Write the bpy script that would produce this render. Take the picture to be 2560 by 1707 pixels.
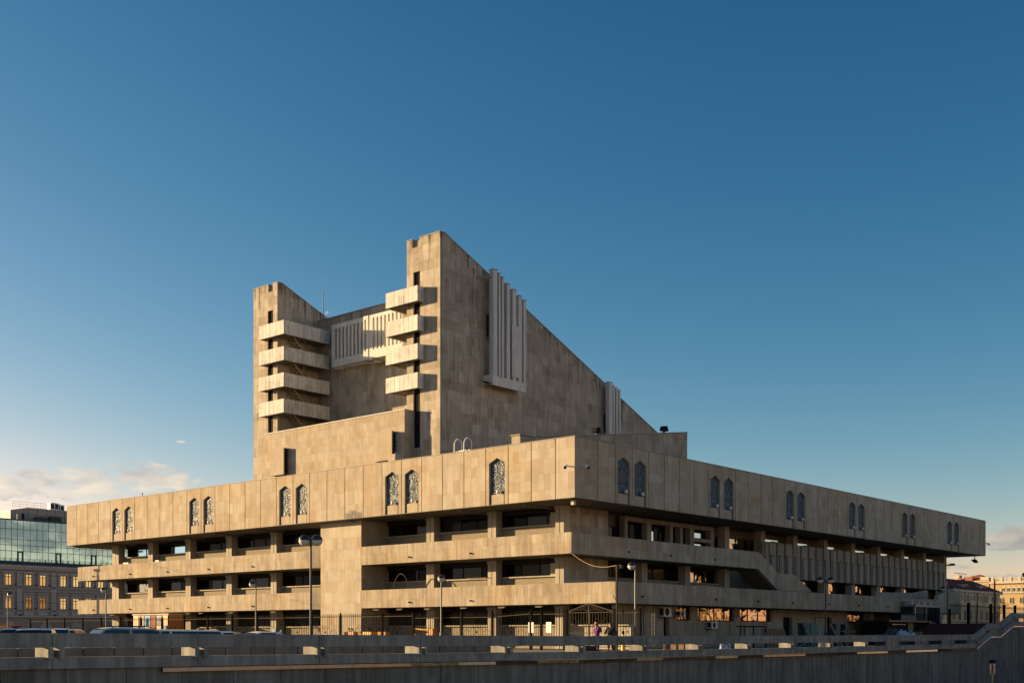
import bpy, bmesh, math, random
from mathutils import Vector, Matrix
random.seed(7)
R = math.radians
for _o in list(bpy.data.objects): bpy.data.objects.remove(_o)
scene = bpy.context.scene
COL = scene.collection

# ------------------------------------------------------------------ camera
EYE = 1.03
THETA = 0.713141                       # view direction measured from the +X axis
cd = bpy.data.cameras.new('camera'); cam = bpy.data.objects.new('camera', cd); COL.objects.link(cam)
cam.location = (0, 0, EYE)
cam.rotation_euler = (R(90), 0, THETA - R(90))
cd.sensor_width = 36.0; cd.lens = 41.37; cd.shift_y = 0.2851; cd.clip_end = 6000; cd.clip_start = 0.5
scene.camera = cam
# ------------------------------------------------------------------ sky, sun, exposure
SUN = Vector((0.80, -1.70, -0.32)).normalized()        # direction the light travels
SUN_EL = math.asin(-SUN.z); SUN_ROT = math.atan2(-SUN.x, -SUN.y)
scene.render.engine = 'CYCLES'
vs = scene.view_settings
vs.view_transform = 'Standard'; vs.look = 'None'; vs.gamma = 1.0; vs.use_curve_mapping = False
vs.exposure = 1.29
world = bpy.data.worlds.new('World'); scene.world = world; world.use_nodes = True
wt = world.node_tree; wt.nodes.clear()
def wn(t, **k):
    n = wt.nodes.new(t)
    for a, b in k.items(): setattr(n, a, b)
    return n
def wm(op, a, b=None, c=None):
    n = wn('ShaderNodeMath', operation=op)
    for i, q in enumerate((a, b, c)):
        if q is None: continue
        if isinstance(q, (int, float)): n.inputs[i].default_value = q
        else: wt.links.new(q, n.inputs[i])
    return n.outputs[0]
sky = wn('ShaderNodeTexSky', sky_type='NISHITA')
sky.sun_disc = False; sky.sun_elevation = SUN_EL; sky.sun_rotation = SUN_ROT
sky.altitude = 100; sky.air_density = 0.8; sky.dust_density = 0.5; sky.ozone_density = 2.0
tc = wn('ShaderNodeTexCoord'); sep = wn('ShaderNodeSeparateXYZ'); wt.links.new(tc.outputs['Generated'], sep.inputs[0])
el = wm('ARCSINE', sep.outputs[2])                       # elevation, radians
az = wm('ARCTAN2', sep.outputs[1], sep.outputs[0])       # azimuth from +X, radians
def cloud(az0, el0, wa, we, tilt=0.0):
    """a bank of cloud round one direction of the sky"""
    da = wm('SUBTRACT', az, az0); de = wm('SUBTRACT', wm('SUBTRACT', el, el0), wm('MULTIPLY', da, tilt))
    q = wm('ADD', wm('POWER', wm('DIVIDE', da, wa), 2.0), wm('POWER', wm('DIVIDE', de, we), 2.0))
    return wm('SUBTRACT', 1.0, q)
def A(x): return THETA + math.atan2(1280 - x, 2941.88)
def L(x, y): return math.atan2(1583.26 - y, math.hypot(2941.88, x - 1280))
banks = [cloud(A(30), L(30, 1216), .030, .0115), cloud(A(112), L(112, 1208), .026, .0115, .35), cloud(A(225), L(225, 1212), .028, .0125, .2),
         cloud(A(378), L(378, 1192), .036, .0130, .12), cloud(A(250), L(250, 1179), .010, .003), cloud(A(450), L(450, 1104), .0042, .0011),
         cloud(A(2600), L(2600, 1345), .065, .011), cloud(A(2560), L(2560, 1455), .075, .0075), cloud(A(2395), L(2395, 1417), .014, .0025),
         cloud(A(-330), L(-330, 1240), .08, .018), cloud(A(-900), L(-900, 1260), .12, .02), cloud(A(3300), L(3300, 1380), .12, .018), cloud(A(3300)-1.2, .08, .2, .02), cloud(A(0)+1.6, .09, .25, .02)]
m = banks[0]
for b in banks[1:]: m = wm('MAXIMUM', m, b)
comb = wn('ShaderNodeCombineXYZ')
wt.links.new(wm('MULTIPLY', az, 22.0), comb.inputs[0]); wt.links.new(wm('MULTIPLY', el, 52.0), comb.inputs[1])
nz = wn('ShaderNodeTexNoise'); nz.inputs['Scale'].default_value = 2.1; nz.inputs['Detail'].default_value = 7; nz.inputs['Roughness'].default_value = .58; nz.inputs['Distortion'].default_value = .5
wt.links.new(comb.outputs[0], nz.inputs['Vector'])
dens = wm('ADD', m, wm('MULTIPLY', wm('SUBTRACT', nz.outputs[0], .52), 4.4))
mr = wn('ShaderNodeMapRange', interpolation_type='SMOOTHSTEP'); mr.inputs[1].default_value = -.2; mr.inputs[2].default_value = .9; mr.inputs[4].default_value = .95
wt.links.new(dens, mr.inputs[0])
gate = wn('ShaderNodeMapRange', interpolation_type='SMOOTHSTEP'); gate.inputs[1].default_value = -.9; gate.inputs[2].default_value = .3
wt.links.new(m, gate.inputs[0])
fac = wm('MULTIPLY', mr.outputs[0], gate.outputs[0])
# sunward side of a cloud is cream, its underside and the far side of the sky grey-mauve
cr = wn('ShaderNodeValToRGB'); cr.color_ramp.elements[0].color = (2.45, 2.35, 2.25, 1); cr.color_ramp.elements[1].color = (3.9, 3.4, 2.75, 1)
cr.color_ramp.elements[0].position = .36; cr.color_ramp.elements[1].position = .66
nz2 = wn('ShaderNodeTexNoise'); nz2.inputs['Scale'].default_value = 1.3; nz2.inputs['Detail'].default_value = 5
ofs = wn('ShaderNodeVectorMath', operation='ADD'); ofs.inputs[1].default_value = (3.1, .55, 0); wt.links.new(comb.outputs[0], ofs.inputs[0]); wt.links.new(ofs.outputs[0], nz2.inputs['Vector'])
wt.links.new(nz2.outputs[0], cr.inputs[0])
sidef = wn('ShaderNodeMapRange'); sidef.inputs[1].default_value = A(2500); sidef.inputs[2].default_value = A(0); sidef.inputs[3].default_value = .66; sidef.inputs[4].default_value = 1.0
wt.links.new(az, sidef.inputs[0])
csc = wn('ShaderNodeVectorMath', operation='SCALE'); wt.links.new(cr.outputs[0], csc.inputs[0]); wt.links.new(sidef.outputs[0], csc.inputs['Scale'])
CLOUD_GAIN = wn('ShaderNodeVectorMath', operation='SCALE'); wt.links.new(csc.outputs[0], CLOUD_GAIN.inputs[0]); CLOUD_GAIN.inputs['Scale'].default_value = 1.0
# the photograph's deeper, more contrasty rendering of a clear sky: one response curve for each colour, the same in every direction
sc_ = wn('ShaderNodeSeparateColor'); wt.links.new(sky.outputs[0], sc_.inputs[0]); cc_ = wn('ShaderNodeCombineColor')
for i, (g_, k_, top_) in enumerate(((2.24, .325, 7.0), (1.38, .43, 6.5), (1.06, .516, 6.0))):
    wt.links.new(wm('MINIMUM', wm('MULTIPLY', wm('POWER', sc_.outputs[i], g_), k_), top_), cc_.inputs[i])
mx = wn('ShaderNodeMix', data_type='RGBA'); wt.links.new(fac, mx.inputs[0]); wt.links.new(cc_.outputs[0], mx.inputs[6]); wt.links.new(CLOUD_GAIN.outputs[0], mx.inputs[7])
bg = wn('ShaderNodeBackground'); bg.inputs[1].default_value = 0.10
wo = wn('ShaderNodeOutputWorld'); wt.links.new(mx.outputs[2], bg.inputs[0]); wt.links.new(bg.outputs[0], wo.inputs[0])
sl = bpy.data.lights.new('sun', 'SUN'); so = bpy.data.objects.new('sun', sl); COL.objects.link(so)
sl.energy = 5.0; sl.angle = R(.53); sl.color = (1.0, .69, .355)
so.rotation_euler = SUN.to_track_quat('-Z', 'Y').to_euler(); so.location = (-60, 130, 60)

# ------------------------------------------------------------------ materials
MATS = {}
def mat(name, col, rough=.8, metal=0., var=.12, scale=1.5, bump=0., bscale=30., streak=0., tone=0., warm=0., coat=0., spec=.5, emit=None, spots=0., drip=0., patch=0.):
    """plain procedural surface: colour, patchy variation, vertical weather streaks, fine relief; tone reads a per-slab value"""
    m = bpy.data.materials.new(name); m.use_nodes = True; nt = m.node_tree; p = nt.nodes['Principled BSDF']
    N = lambda t, **k: (lambda n: ([setattr(n, a, b) for a, b in k.items()], n)[1])(nt.nodes.new(t))
    Lk = nt.links.new
    def mth(op, a, b):
        n = N('ShaderNodeMath', operation=op)
        for i, q in enumerate((a, b)):
            if isinstance(q, (int, float)): n.inputs[i].default_value = q
            else: Lk(q, n.inputs[i])
        return n.outputs[0]
    geo = N('ShaderNodeNewGeometry')
    p.inputs['Roughness'].default_value = rough; p.inputs['Metallic'].default_value = metal
    p.inputs['Specular IOR Level'].default_value = spec; p.inputs['Coat Weight'].default_value = coat
    k = None
    if var:
        n1 = N('ShaderNodeTexNoise'); n1.inputs['Scale'].default_value = scale; n1.inputs['Detail'].default_value = 5; n1.inputs['Roughness'].default_value = .6
        Lk(geo.outputs['Position'], n1.inputs['Vector'])
        k = mth('ADD', 1 - var * 1.2, mth('MULTIPLY', n1.outputs[0], var * 2.4))
    if streak:
        mp = N('ShaderNodeMapping'); mp.inputs['Scale'].default_value = (2.3, 2.3, .16); Lk(geo.outputs['Position'], mp.inputs[0])
        n2 = N('ShaderNodeTexNoise'); n2.inputs['Scale'].default_value = 1.3; n2.inputs['Detail'].default_value = 6; n2.inputs['Roughness'].default_value = .68; Lk(mp.outputs[0], n2.inputs['Vector'])
        rp = N('ShaderNodeMapRange', interpolation_type='SMOOTHSTEP'); rp.inputs[1].default_value = .40; rp.inputs[2].default_value = .62; rp.inputs[3].default_value = 1 - streak; rp.inputs[4].default_value = 1.0; Lk(n2.outputs[0], rp.inputs[0])
        k = rp.outputs[0] if k is None else mth('MULTIPLY', k, rp.outputs[0])
    if spots:
        n4 = N('ShaderNodeTexNoise'); n4.inputs['Scale'].default_value = .55; n4.inputs['Detail'].default_value = 8; n4.inputs['Roughness'].default_value = .72; Lk(geo.outputs['Position'], n4.inputs['Vector'])
        rs = N('ShaderNodeMapRange', interpolation_type='SMOOTHSTEP'); rs.inputs[1].default_value = .36; rs.inputs[2].default_value = .52; rs.inputs[3].default_value = 1 - spots; rs.inputs[4].default_value = 1.0; Lk(n4.outputs[0], rs.inputs[0])
        k = rs.outputs[0] if k is None else mth('MULTIPLY', k, rs.outputs[0])
    if drip:
        # dark run-off stains hanging from the sloping tower edge
        sx = N('ShaderNodeSeparateXYZ'); Lk(geo.outputs['Position'], sx.inputs[0])
        below = mth('SUBTRACT', mth('SUBTRACT', 36.6 + .3985 * 75.1, mth('MULTIPLY', sx.outputs[0], .3985)), sx.outputs[2])
        md = N('ShaderNodeMapping'); md.inputs['Scale'].default_value = (1.6, 1.6, .1); Lk(geo.outputs['Position'], md.inputs[0])
        n5 = N('ShaderNodeTexNoise'); n5.inputs['Scale'].default_value = 1.7; n5.inputs['Detail'].default_value = 5; n5.inputs['Roughness'].default_value = .75; Lk(md.outputs[0], n5.inputs['Vector'])
        reach = mth('MULTIPLY', mth('SUBTRACT', n5.outputs[0], .52), 22.0)
        rd = N('ShaderNodeMapRange', interpolation_type='SMOOTHSTEP'); rd.inputs[1].default_value = -.5; rd.inputs[2].default_value = 1.2; rd.inputs[3].default_value = 1.0; rd.inputs[4].default_value = 1 - drip; Lk(mth('SUBTRACT', reach, below), rd.inputs[0])
        k = mth('MULTIPLY', k, rd.outputs[0])
    rgb = N('ShaderNodeRGB'); rgb.outputs[0].default_value = (*col, 1); c = rgb.outputs[0]
    if tone:
        at = N('ShaderNodeAttribute', attribute_name='tone')
        t = mth('ADD', .5, mth('MULTIPLY', at.outputs['Fac'], .5))
        mxx = N('ShaderNodeMix', data_type='RGBA'); Lk(t, mxx.inputs[0])
        mxx.inputs[6].default_value = (col[0] * (1 - tone), col[1] * (1 - tone - warm * .5), col[2] * (1 - tone - warm), 1)
        mxx.inputs[7].default_value = (min(1, col[0] * (1 + tone)), min(1, col[1] * (1 + tone + warm * .3)), min(1, col[2] * (1 + tone + warm * .6)), 1)
        c = mxx.outputs[2]
    if patch:
        # iron-stained, more orange areas of the stone
        n6 = N('ShaderNodeTexNoise'); n6.inputs['Scale'].default_value = .33; n6.inputs['Detail'].default_value = 4; Lk(geo.outputs['Position'], n6.inputs['Vector'])
        rq = N('ShaderNodeMapRange', interpolation_type='SMOOTHSTEP'); rq.inputs[1].default_value = .48; rq.inputs[2].default_value = .68; rq.inputs[4].default_value = patch; Lk(n6.outputs[0], rq.inputs[0])
        mq = N('ShaderNodeMix', data_type='RGBA', blend_type='MULTIPLY'); Lk(rq.outputs[0], mq.inputs[0]); Lk(c, mq.inputs[6]); mq.inputs[7].default_value = (1.0, .88, .70, 1); c = mq.outputs[2]
    if k is not None:
        vm = N('ShaderNodeVectorMath', operation='SCALE'); Lk(c, vm.inputs[0]); Lk(k, vm.inputs['Scale']); c = vm.outputs[0]
    Lk(c, p.inputs['Base Color'])
    if bump:
        n3 = N('ShaderNodeTexNoise'); n3.inputs['Scale'].default_value = bscale; n3.inputs['Detail'].default_value = 4; Lk(geo.outputs['Position'], n3.inputs['Vector'])
        bp = N('ShaderNodeBump'); bp.inputs['Strength'].default_value = bump; bp.inputs['Distance'].default_value = .02; Lk(n3.outputs[0], bp.inputs['Height']); Lk(bp.outputs[0], p.inputs['Normal'])
    if emit:
        p.inputs['Emission Color'].default_value = (*emit[:3], 1); p.inputs['Emission Strength'].default_value = emit[3]
    MATS[name] = m
    return m
mat('stone', (.437, .383, .302), .95, var=.17, scale=.9, bump=.25, bscale=14, streak=.09, tone=.095, warm=.12, spec=.12, spots=.10, patch=.5)
mat('stone_tower', (.425, .376, .302), .95, var=.2, scale=.7, bump=.25, bscale=14, streak=.2, tone=.19, warm=.05, spec=.12, spots=.2, drip=.65)
mat('stone_band', (.435, .381, .297), .95, var=.2, scale=.9, bump=.25, bscale=14, streak=.24, tone=.09, warm=.1, spec=.12, spots=.16, patch=.6)
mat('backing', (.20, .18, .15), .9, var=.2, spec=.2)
mat('brickwork', (.22, .21, .19), .95, var=.2, scale=6, tone=.15)
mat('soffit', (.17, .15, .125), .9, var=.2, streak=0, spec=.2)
mat('column', (.435, .388, .31), .85, var=.14, scale=1.2, streak=.2, bump=.2, spec=.25)
mat('pebble', (.27, .235, .175), .95, var=.4, scale=9, bump=.8, bscale=25, spec=.2)
mat('white_concrete', (.68, .665, .62), .92, var=.16, scale=1.5, streak=.2, tone=.08, bump=.2, spec=.15, spots=.25)
mat('white_plaster', (.66, .65, .61), .85, var=.1, scale=.9, streak=.16, bump=.15, spec=.25, spots=.05)
mat('screen', (.36, .33, .275), .88, var=.16, scale=.8, streak=.26, tone=.10, warm=.06, bump=.2, spec=.25, spots=.15)
mat('coping', (.30, .275, .235), .75, var=.2, spec=.3)
mat('parapet', (.30, .295, .268), .88, var=.2, scale=2.2, streak=.3, bump=.4, bscale=18, tone=.08, spec=.2, spots=.22)
mat('wallpanel', (.21, .208, .185), .9, var=.16, scale=1.1, streak=.34, bump=.4, bscale=16, tone=.10, spec=.15, spots=.2)
mat('block', (.20, .18, .16), .95, var=.25, scale=3, streak=.2, bump=.5, tone=.12)
mat('roofing', (.06, .06, .06), .95, var=.25)
mat('asphalt', (.05, .05, .05), .95, var=.3, scale=2.5, bump=.4)
mat('paving', (.15, .135, .115), .95, var=.25, scale=1.2, bump=.3)
mat('earth', (.06, .055, .045), .98, var=.3, scale=.2)
mat('iron', (.012, .011, .010), .95, var=.2, spec=.05)
mat('iron_rail', (.085, .07, .05), .9, var=.3, spec=.1)
mat('dark_metal', (.025, .027, .03), .45, metal=.5, var=.1)
mat('frame_dark', (.03, .026, .024), .9, var=.15, spec=.1)
mat('frame_grey', (.13, .12, .105), .7, var=.15)
mat('steel', (.26, .26, .26), .22, metal=1., var=.3, scale=3, bump=1.0, bscale=1.6)
mat('white_paint', (.72, .72, .70), .5, var=.08)
mat('grille_dark', (.015, .015, .016), .7, var=.1)
mat('black', (.012, .012, .013), .85, var=.1, spec=.1)
mat('globe_cap', (.03, .03, .032), .25, var=.05)
mat('globe_milk', (.60, .57, .50), .18, var=.05)
mat('lamp_post', (.13, .13, .125), .5, metal=.3, var=.1)
mat('lamp_post_dark', (.035, .037, .04), .5, metal=.3, var=.1)
mat('grey_plaster', (.29, .25, .23), .9, var=.12, scale=.5, streak=.12)
mat('grey_trim', (.43, .41, .39), .9, var=.1, streak=.12)
mat('roof_slate', (.075, .085, .095), .6, metal=.3, var=.12)
mat('frame_brown', (.20, .085, .03), .6, var=.15)
mat('mullion', (.045, .06, .07), .5, metal=.4, var=.1)
mat('cladding_grey', (.26, .245, .235), .6, var=.1)
mat('yellow_plaster', (.60, .48, .29), .9, var=.12, scale=.4, streak=.14)
mat('cream_plaster', (.46, .33, .17), .9, var=.1, scale=.4, streak=.12)
mat('cream_trim', (.52, .46, .36), .85, var=.1, streak=.12)
mat('roof_red', (.15, .028, .024), .9, var=.2, spec=.15)
mat('roof_rust', (.27, .085, .035), .8, var=.2)
mat('terracotta', (.30, .12, .06), .85, var=.2)
mat('stair_brown', (.085, .035, .03), .9, var=.25)
mat('wood', (.19, .105, .05), .8, var=.25, scale=4, streak=.2)
mat('cardboard', (.27, .16, .085), .9, var=.15)
mat('green_paint', (.02, .13, .10), .55, var=.2)
mat('teal_dark', (.015, .05, .06), .55, var=.2)
mat('bag_white', (.62, .64, .72), .5, var=.1)
mat('bag_yellow', (.62, .50, .08), .5, var=.1)
mat('sofa', (.10, .07, .06), .95, var=.2)
mat('blue_paint', (.02, .06, .25), .5, var=.1)
mat('chiller', (.20, .22, .23), .45, metal=.2, var=.1)
mat('yellow_paint', (.75, .42, .02), .5, var=.1)
mat('orange_paint', (.70, .24, .03), .55, var=.1)
mat('sign_red', (.55, .06, .05), .5, var=.1)
mat('paper', (.78, .77, .73), .8, var=.04)
mat('skin', (.46, .27, .19), .6, var=.06, spec=.35)
mat('cloth_purple', (.10, .02, .14), .9, var=.15)
mat('cloth_black', (.016, .016, .02), .9, var=.15)
mat('cloth_dark', (.02, .022, .028), .95, var=.15)
mat('cloth_white', (.75, .75, .75), .8, var=.05)
mat('hair_red', (.17, .05, .018), .6, var=.2)
mat('hair_dark', (.02, .014, .01), .5, var=.2)
mat('eye', (.02, .015, .012), .2, var=0)
mat('leather', (.03, .02, .018), .5, var=.2)
mat('foliage', (.035, .055, .018), .9, var=.35, scale=3)
mat('foliage_bare', (.07, .06, .03), .9, var=.35, scale=3)
mat('bark', (.06, .045, .03), .95, var=.3)
mat('apartment', (.17, .10, .04), .9, var=.15, scale=.4)
mat('apartment_pale', (.19, .125, .06), .9, var=.12, scale=.4)
mat('bird', (.02, .02, .024), .7, var=.1)
mat('tyre', (.02, .02, .02), .9, var=.1)
mat('tail_red', (.35, .01, .01), .25, var=0)
mat('head_clear', (.7, .7, .72), .1, var=0)
mat('sticker', (.16, .33, .33), .6, var=.3, scale=5)
for nm, c in dict(white=(.72, .71, .69), blue=(.012, .05, .32), red=(.45, .012, .012), silver=(.33, .32, .30), navy=(.01, .016, .05), dark=(.016, .018, .022), cream=(.60, .52, .42)).items():
    mat('paint_' + nm, c, .28, metal=.25 if nm in ('silver', 'navy', 'dark') else 0, var=.03, coat=.8)

def glass(name, col, rough, wave, wscale, spec=.5, metal=0.):
    """window glass with a dim room behind it; slow waves in the sheet bend what it mirrors"""
    m = bpy.data.materials.new(name); m.use_nodes = True; nt = m.node_tree; p = nt.nodes['Principled BSDF']
    p.inputs['Base Color'].default_value = (*col, 1); p.inputs['Roughness'].default_value = rough; p.inputs['Specular IOR Level'].default_value = spec; p.inputs['Metallic'].default_value = metal
    g = nt.nodes.new('ShaderNodeNewGeometry'); n = nt.nodes.new('ShaderNodeTexNoise'); n.inputs['Scale'].default_value = wscale; n.inputs['Detail'].default_value = 1.0; n.inputs['Distortion'].default_value = .6
    nt.links.new(g.outputs['Position'], n.inputs['Vector'])
    b = nt.nodes.new('ShaderNodeBump'); b.inputs['Strength'].default_value = 1.0; b.inputs['Distance'].default_value = wave; nt.links.new(n.outputs[0], b.inputs['Height']); nt.links.new(b.outputs[0], p.inputs['Normal'])
    MATS[name] = m
glass('glass', (.008, .008, .009), .03, .012, .9, spec=.03)
glass('glass_curtain', (.04, .036, .03), .1, .012, .9, spec=.03)
mat('stair_steel', (.34, .29, .21), .9, var=.2, spec=.1)
glass('glass_mirror', (.36, .29, .20), .02, .05, 1.0, metal=1.0)
glass('glass_sky', (.34, .50, .53), .03, .004, .5, metal=.85)
glass('glass_warm', (.55, .46, .32), .05, .004, .7, metal=.85)
glass('glass_car', (.02, .023, .027), .03, .002, 1., spec=.9)
glass('glass_tinted', (.016, .017, .018), .03, .012, .8, spec=.10)

def mosaic(name, c0, c1, c2):
    """smalt mosaic: small glass cubes, each with its own colour and tilt"""
    m = bpy.data.materials.new(name); m.use_nodes = True; nt = m.node_tree; p = nt.nodes['Principled BSDF']
    g = nt.nodes.new('ShaderNodeNewGeometry'); v = nt.nodes.new('ShaderNodeTexVoronoi'); v.inputs['Scale'].default_value = 20.0
    nt.links.new(g.outputs['Position'], v.inputs['Vector'])
    r = nt.nodes.new('ShaderNodeValToRGB'); e = r.color_ramp.elements; e[0].color = (*c0, 1); e[1].color = (*c2, 1); e.new(.5).color = (*c1, 1)
    s = nt.nodes.new('ShaderNodeSeparateColor'); nt.links.new(v.outputs['Color'], s.inputs[0]); nt.links.new(s.outputs[0], r.inputs[0]); nt.links.new(r.outputs[0], p.inputs['Base Color'])
    sc = nt.nodes.new('ShaderNodeVectorMath'); sc.operation = 'SUBTRACT'; sc.inputs[1].default_value = (.5, .5, .5); nt.links.new(v.outputs['Color'], sc.inputs[0])
    s2 = nt.nodes.new('ShaderNodeVectorMath'); s2.operation = 'SCALE'; s2.inputs['Scale'].default_value = .9; nt.links.new(sc.outputs[0], s2.inputs[0])
    ad = nt.nodes.new('ShaderNodeVectorMath'); ad.operation = 'ADD'; nt.links.new(s2.outputs[0], ad.inputs[0]); nt.links.new(g.outputs['Normal'], ad.inputs[1])
    nn = nt.nodes.new('ShaderNodeVectorMath'); nn.operation = 'NORMALIZE'; nt.links.new(ad.outputs[0], nn.inputs[0]); nt.links.new(nn.outputs[0], p.inputs['Normal'])
    p.inputs['Roughness'].default_value = .45; p.inputs['Specular IOR Level'].default_value = .28
    MATS[name] = m
mosaic('mosaic_blue', (.016, .04, .10), (.03, .08, .15), (.08, .13, .15))
mosaic('mosaic_pale', (.13, .17, .17), (.21, .22, .18), (.30, .27, .19))

# ------------------------------------------------------------------ mesh helpers
class MB:
    """collects shapes in world (or local) metres; build() links them as ONE mesh object"""
    def __init__(s): s.v = []; s.f = []; s.t = []
    def face(s, pts, tone=0.):
        i = len(s.v); s.v += [tuple(p) for p in pts]; s.f.append(tuple(range(i, i + len(pts)))); s.t.append(tone)
    def prism(s, poly, off, tone=0.):
        n = len(poly); i = len(s.v); o = Vector(off)
        s.v += [tuple(p) for p in poly] + [tuple(Vector(p) + o) for p in poly]
        s.f.append(tuple(range(i, i + n))); s.f.append(tuple(range(i + 2 * n - 1, i + n - 1, -1))); s.t += [tone, tone]
        for k in range(n):
            j = (k + 1) % n; s.f.append((i + j, i + k, i + n + k, i + n + j)); s.t.append(tone)
        return s
    def box(s, x0, x1, y0, y1, z0, z1, tone=0.):
        return s.prism([(x0, y0, z0), (x1, y0, z0), (x1, y1, z0), (x0, y1, z0)], (0, 0, z1 - z0), tone)
    def tube(s, pts, r, n=8, r1=None, cap=True, tone=0.):
        pts = [Vector(p) for p in pts]; rings = []; up = None
        for k, p in enumerate(pts):
            d = (pts[min(k + 1, len(pts) - 1)] - pts[max(k - 1, 0)]).normalized()
            if up is None: up = Vector((0, 0, 1)) if abs(d.z) < .95 else Vector((1, 0, 0))
            a = d.cross(up).normalized(); b = a.cross(d).normalized(); up = b
            rr = r if r1 is None else r + (r1 - r) * k / (len(pts) - 1)
            i = len(s.v); rings.append(i)
            s.v += [tuple(p + (a * math.cos(2 * math.pi * q / n) + b * math.sin(2 * math.pi * q / n)) * rr) for q in range(n)]
        for k in range(len(rings) - 1):
            for q in range(n):
                w = (q + 1) % n; s.f.append((rings[k] + q, rings[k] + w, rings[k + 1] + w, rings[k + 1] + q)); s.t.append(tone)
        if cap:
            s.f.append(tuple(range(rings[0] + n - 1, rings[0] - 1, -1))); s.f.append(tuple(range(rings[-1], rings[-1] + n))); s.t += [tone, tone]
        return s
    def lathe(s, c, prof, n=16, tone=0.):
        c = Vector(c); rings = []
        for r, z in prof:
            i = len(s.v); rings.append(i)
            s.v += [tuple(c + Vector((r * math.cos(2 * math.pi * q / n), r * math.sin(2 * math.pi * q / n), z))) for q in range(n)]
        for k in range(len(rings) - 1):
            for q in range(n):
                w = (q + 1) % n; s.f.append((rings[k] + q, rings[k] + w, rings[k + 1] + w, rings[k + 1] + q)); s.t.append(tone)
        s.f.append(tuple(range(rings[0] + n - 1, rings[0] - 1, -1))); s.f.append(tuple(range(rings[-1], rings[-1] + n))); s.t += [tone, tone]
        return s
    def build(s, name, material, parent=None, smooth=False, kind=None, local=False):
        base = BASE.get(parent.name, Vector((0, 0, 0))) if parent and not local else Vector((0, 0, 0))
        me = bpy.data.meshes.new(name)
        me.from_pydata([tuple(Vector(p) - base) for p in s.v], [], s.f)
        a = me.attributes.new('tone', 'FLOAT', 'FACE'); a.data.foreach_set('value', s.t)
        me.materials.append(MATS[material])
        if smooth: me.polygons.foreach_set('use_smooth', [True] * len(me.polygons))
        me.update()
        o = bpy.data.objects.new(name, me); COL.objects.link(o)
        if parent: o.parent = parent; BASE[o.name] = base
        if kind: o['kind'] = kind
        return o
BASE = {}
def tag(o, label, cat, group=None):
    o['label'] = label; o['category'] = cat
    if group: o['group'] = group
    return o
def thing(name, label, cat, loc=(0, 0, 0), group=None):
    o = bpy.data.objects.new(name, None); COL.objects.link(o); o.location = loc; o.empty_display_size = .3
    BASE[o.name] = Vector(loc)
    return tag(o, label, cat, group)
def box(name, material, parent, *b, tone=0.): return MB().box(*b, tone=tone).build(name, material, parent)
def dup(root, loc, rz, label, group=None):
    def cp(o, par):
        c = o.copy(); COL.objects.link(c); c.parent = par
        for ch in o.children: cp(ch, c)
        return c
    r = cp(root, None); r.location = loc; r.rotation_euler = (0, 0, rz); r['label'] = label
    if group: r['group'] = group
    return r
def place(o, loc, rz=0):
    o.location = loc; o.rotation_euler = (0, 0, rz); return o

# ---- stone cladding: every slab is a prism; the largest in view become objects of their own
def clip(poly, a, b, c):
    out = []
    for i in range(len(poly)):
        p, q = poly[i], poly[(i + 1) % len(poly)]
        dp, dq = a * p[0] + b * p[1] - c, a * q[0] + b * q[1] - c
        if dp <= 1e-9: out.append(p)
        if (dp < -1e-9 and dq > 1e-9) or (dp > 1e-9 and dq < -1e-9):
            t = dp / (dp - dq); out.append((p[0] + t * (q[0] - p[0]), p[1] + t * (q[1] - p[1])))
    return out
def area2(poly): return .5 * sum(poly[i][0] * poly[(i + 1) % len(poly)][1] - poly[(i + 1) % len(poly)][0] * poly[i][1] for i in range(len(poly)))
def subtract(poly, hole):
    if area2(hole) < 0: hole = hole[::-1]
    out = []; rest = poly
    for i in range(len(hole)):
        p, q = hole[i], hole[(i + 1) % len(hole)]
        a, b = q[1] - p[1], -(q[0] - p[0]); c = a * p[0] + b * p[1]      # inside: a*u+b*z <= c
        o = clip(rest, -a, -b, -c)
        if len(o) > 2 and abs(area2(o)) > 1e-4: out.append(o)
        rest = clip(rest, a, b, c)
        if len(rest) < 3 or abs(area2(rest)) < 1e-5: return out
    return out
def to3(axis, plane, u, z): return (plane, u, z) if axis == 'X' else (u, plane, z)
def wall_poly(mb, axis, plane, depth, poly, holes=(), tone=0.):
    """a wall sheet of real thickness (plane .. plane+depth) with convex holes cut out"""
    ps = [poly]
    for h in holes: ps = [r for p in ps for r in subtract(p, h)]
    for p in ps: mb.prism([to3(axis, plane, *q) for q in p], (depth, 0, 0) if axis == 'X' else (0, depth, 0), tone)
SLABS = []
def clad(parent, axis, plane, u0, u1, z0, z1, ch, w, holes=(), clips=(), material='stone', th=.03, bias=0., gap=.005):
    z = z0
    while z < z1 - .05:
        h = random.uniform(*ch)
        if z + h > z1 - ch[0] * .6: h = z1 - z
        rowtone = random.gauss(0, .18); u = u0
        while u < u1 - .02:
            ww = random.uniform(*w)
            if u + ww > u1 - w[0] * .6: ww = u1 - u
            ps = [[(u + gap / 2, z + gap / 2), (u + ww - gap / 2, z + gap / 2), (u + ww - gap / 2, z + h - gap / 2), (u + gap / 2, z + h - gap / 2)]]
            for c in clips: ps = [q for q in (clip(p, *c) for p in ps) if len(q) > 2]
            for hl in holes: ps = [r for p in ps for r in subtract(p, hl)]
            t = max(-1., min(1., bias + rowtone + random.gauss(0, .42)))
            if random.random() < .06: t = -1 + random.random() * .3
            dth = th + random.uniform(-.003, .003)
            for p in ps:
                if len(p) > 2 and abs(area2(p)) > .003: SLABS.append((parent, axis, plane, dth, p, t, material))
            u += ww
        z += h
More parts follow.
